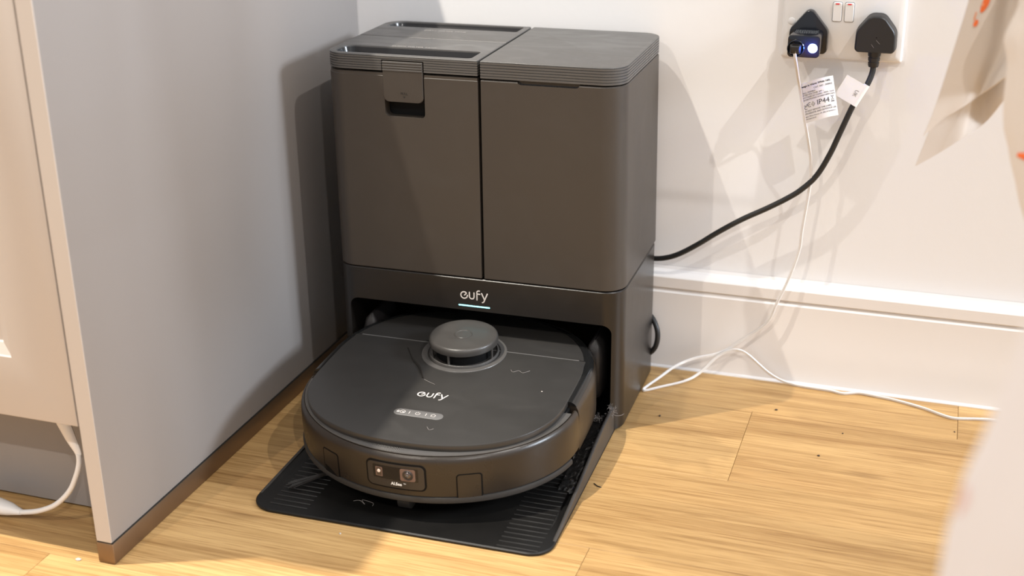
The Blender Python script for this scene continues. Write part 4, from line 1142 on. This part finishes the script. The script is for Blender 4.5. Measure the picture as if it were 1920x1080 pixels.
strand('hair', [(-0.0225, 0.1510, zl), (-0.0136, 0.1462, zl), (-0.0062, 0.1428, zl)], 0.0002, 'lint', 'short pale hair on the robot lid above the wordmark', 'hair', frame=RF)
strand('hair', [(0.0700, 0.2000, zl), (0.0740, 0.1950, zl), (0.0800, 0.2000, zl), (0.0860, 0.1960, zl), (0.0930, 0.2030, zl)], 0.00018, 'lint', 'fine pale wavy hair on the right of the robot lid', 'hair', frame=RF)
strand('hair', [(0.0200, 0.0500, zl), (0.0245, 0.0445, zl), (0.0285, 0.0480, zl)], 0.00018, 'lint', 'tiny pale hair near the front edge of the robot lid', 'hair', frame=RF)
strand('hair', [(-0.075, -0.283, 0.0046), (-0.068, -0.281, 0.0052), (-0.060, -0.286, 0.0046), (-0.066, -0.279, 0.0052), (-0.052, -0.281, 0.0046), (-0.050, -0.287, 0.0046)], 0.0002, 'lint', 'pale tangled hair lying on the black tray in front of the robot', 'hair', frame=SFm @ Matrix.Translation((0.0, 0.035, 0.0)))
random.seed(21)
def fluff(c, r, n, label):
    g = G()
    for k in range(n):
        q = Vector((0, 0, 0)); pts = []
        d_ = Vector((random.gauss(0, 1), random.gauss(0, 0.5), random.gauss(0, 1.2))).normalized()
        for i in range(7):
            pts.append(q.copy()); d_ = (d_ + 0.8*Vector((random.gauss(0, 1), random.gauss(0, 0.5), random.gauss(0, 1))).normalized()).normalized()
            q = q + d_*r*0.33
        g.add(*tube(pts, 0.00016, 5))
    ob = g.obj('lint_tuft', 'lint'); ob.location = SFm @ Vector(c)
    tag(ob, label, 'lint')
fluff((0.1655, -0.0040, 0.0335), 0.0055, 40, 'grey lint tuft stuck to the dock corner above the tray')
fluff((0.1495, -0.0100, 0.0250), 0.0052, 26, 'grey lint tuft in the tray gutter beside the robot')
strand('hair', [(0.1675, -0.0030, 0.030), (0.1720, 0.0010, 0.0255), (0.1770, 0.0080, 0.0235), (0.1782, 0.0170, 0.0215)], 0.0002, 'lint', 'pale hair trailing round the foot of the dock', 'hair', frame=SFm)
def crumb(x, y, r, mat, label):
    random.seed(int((x + 2)*9173))
    vs, fs = cylinder((0, 0, 0), (0, 0, 1), 0, 0, 0, 7, [(0, r*0.7), (r*0.35, r), (r*0.8, r*0.6)])
    vs = [(a*random.uniform(0.7, 1.5), b*random.uniform(0.6, 1.1), c) for a, b, c in vs]
    ob = G().add(vs, fs).obj('crumb', mat, None, False); ob.location = (x, y, 0.0); ob.rotation_euler.z = random.uniform(0, 3)
    tag(ob, label, 'crumb')
crumb(0.6159, -0.1053, 0.0019, 'crumb', 'black crumb on the boards near the plank joint, under the wire')
crumb(0.4757, -0.1663, 0.0018, 'crumb', 'brown crumb on the shaded floor right of the dock')
crumb(0.6818, -0.2111, 0.0018, 'crumb', 'dark crumb in the middle of the bare floor at right')
crumb(0.7041, -0.1446, 0.0012, 'crumb', 'tiny dark speck on the floor between the wire and the middle')
crumb(0.8368, -0.0986, 0.0012, 'crumb', 'tiny dark speck on the floor by the blurred white cloth')
crumb(-0.0427, -0.6739, 0.0028, 'crumb_light', 'pale chip on the floor left of the bronze strip')
crumb(0.2022, -0.5432, 0.0014, 'crumb_light', 'tiny white speck on the floor in front of the tray')
sp = G().add(*cylinder((0, 0, 0), (0, 0, 1), 0, 0, 0, 7, [(0, 0.0006), (0.0004, 0.0010), (0.0008, 0.0005)])).obj('dust_speck', 'crumb_light', None, False)
sp.location = RF @ Vector((0.1208, 0.1594, 0.0960)); tag(sp, 'single white dust speck on the right of the robot lid', 'speck')
G().add(*tube([(0.4395, -0.3560, 0.0006), (0.4450, -0.3610, 0.0008), (0.4500, -0.3620, 0.0006)], 0.0006, 6)).obj('splinter', 'hair_dark')
tag(bpy.data.objects['splinter'], 'short dark splinter on the floor beside the tray', 'splinter')
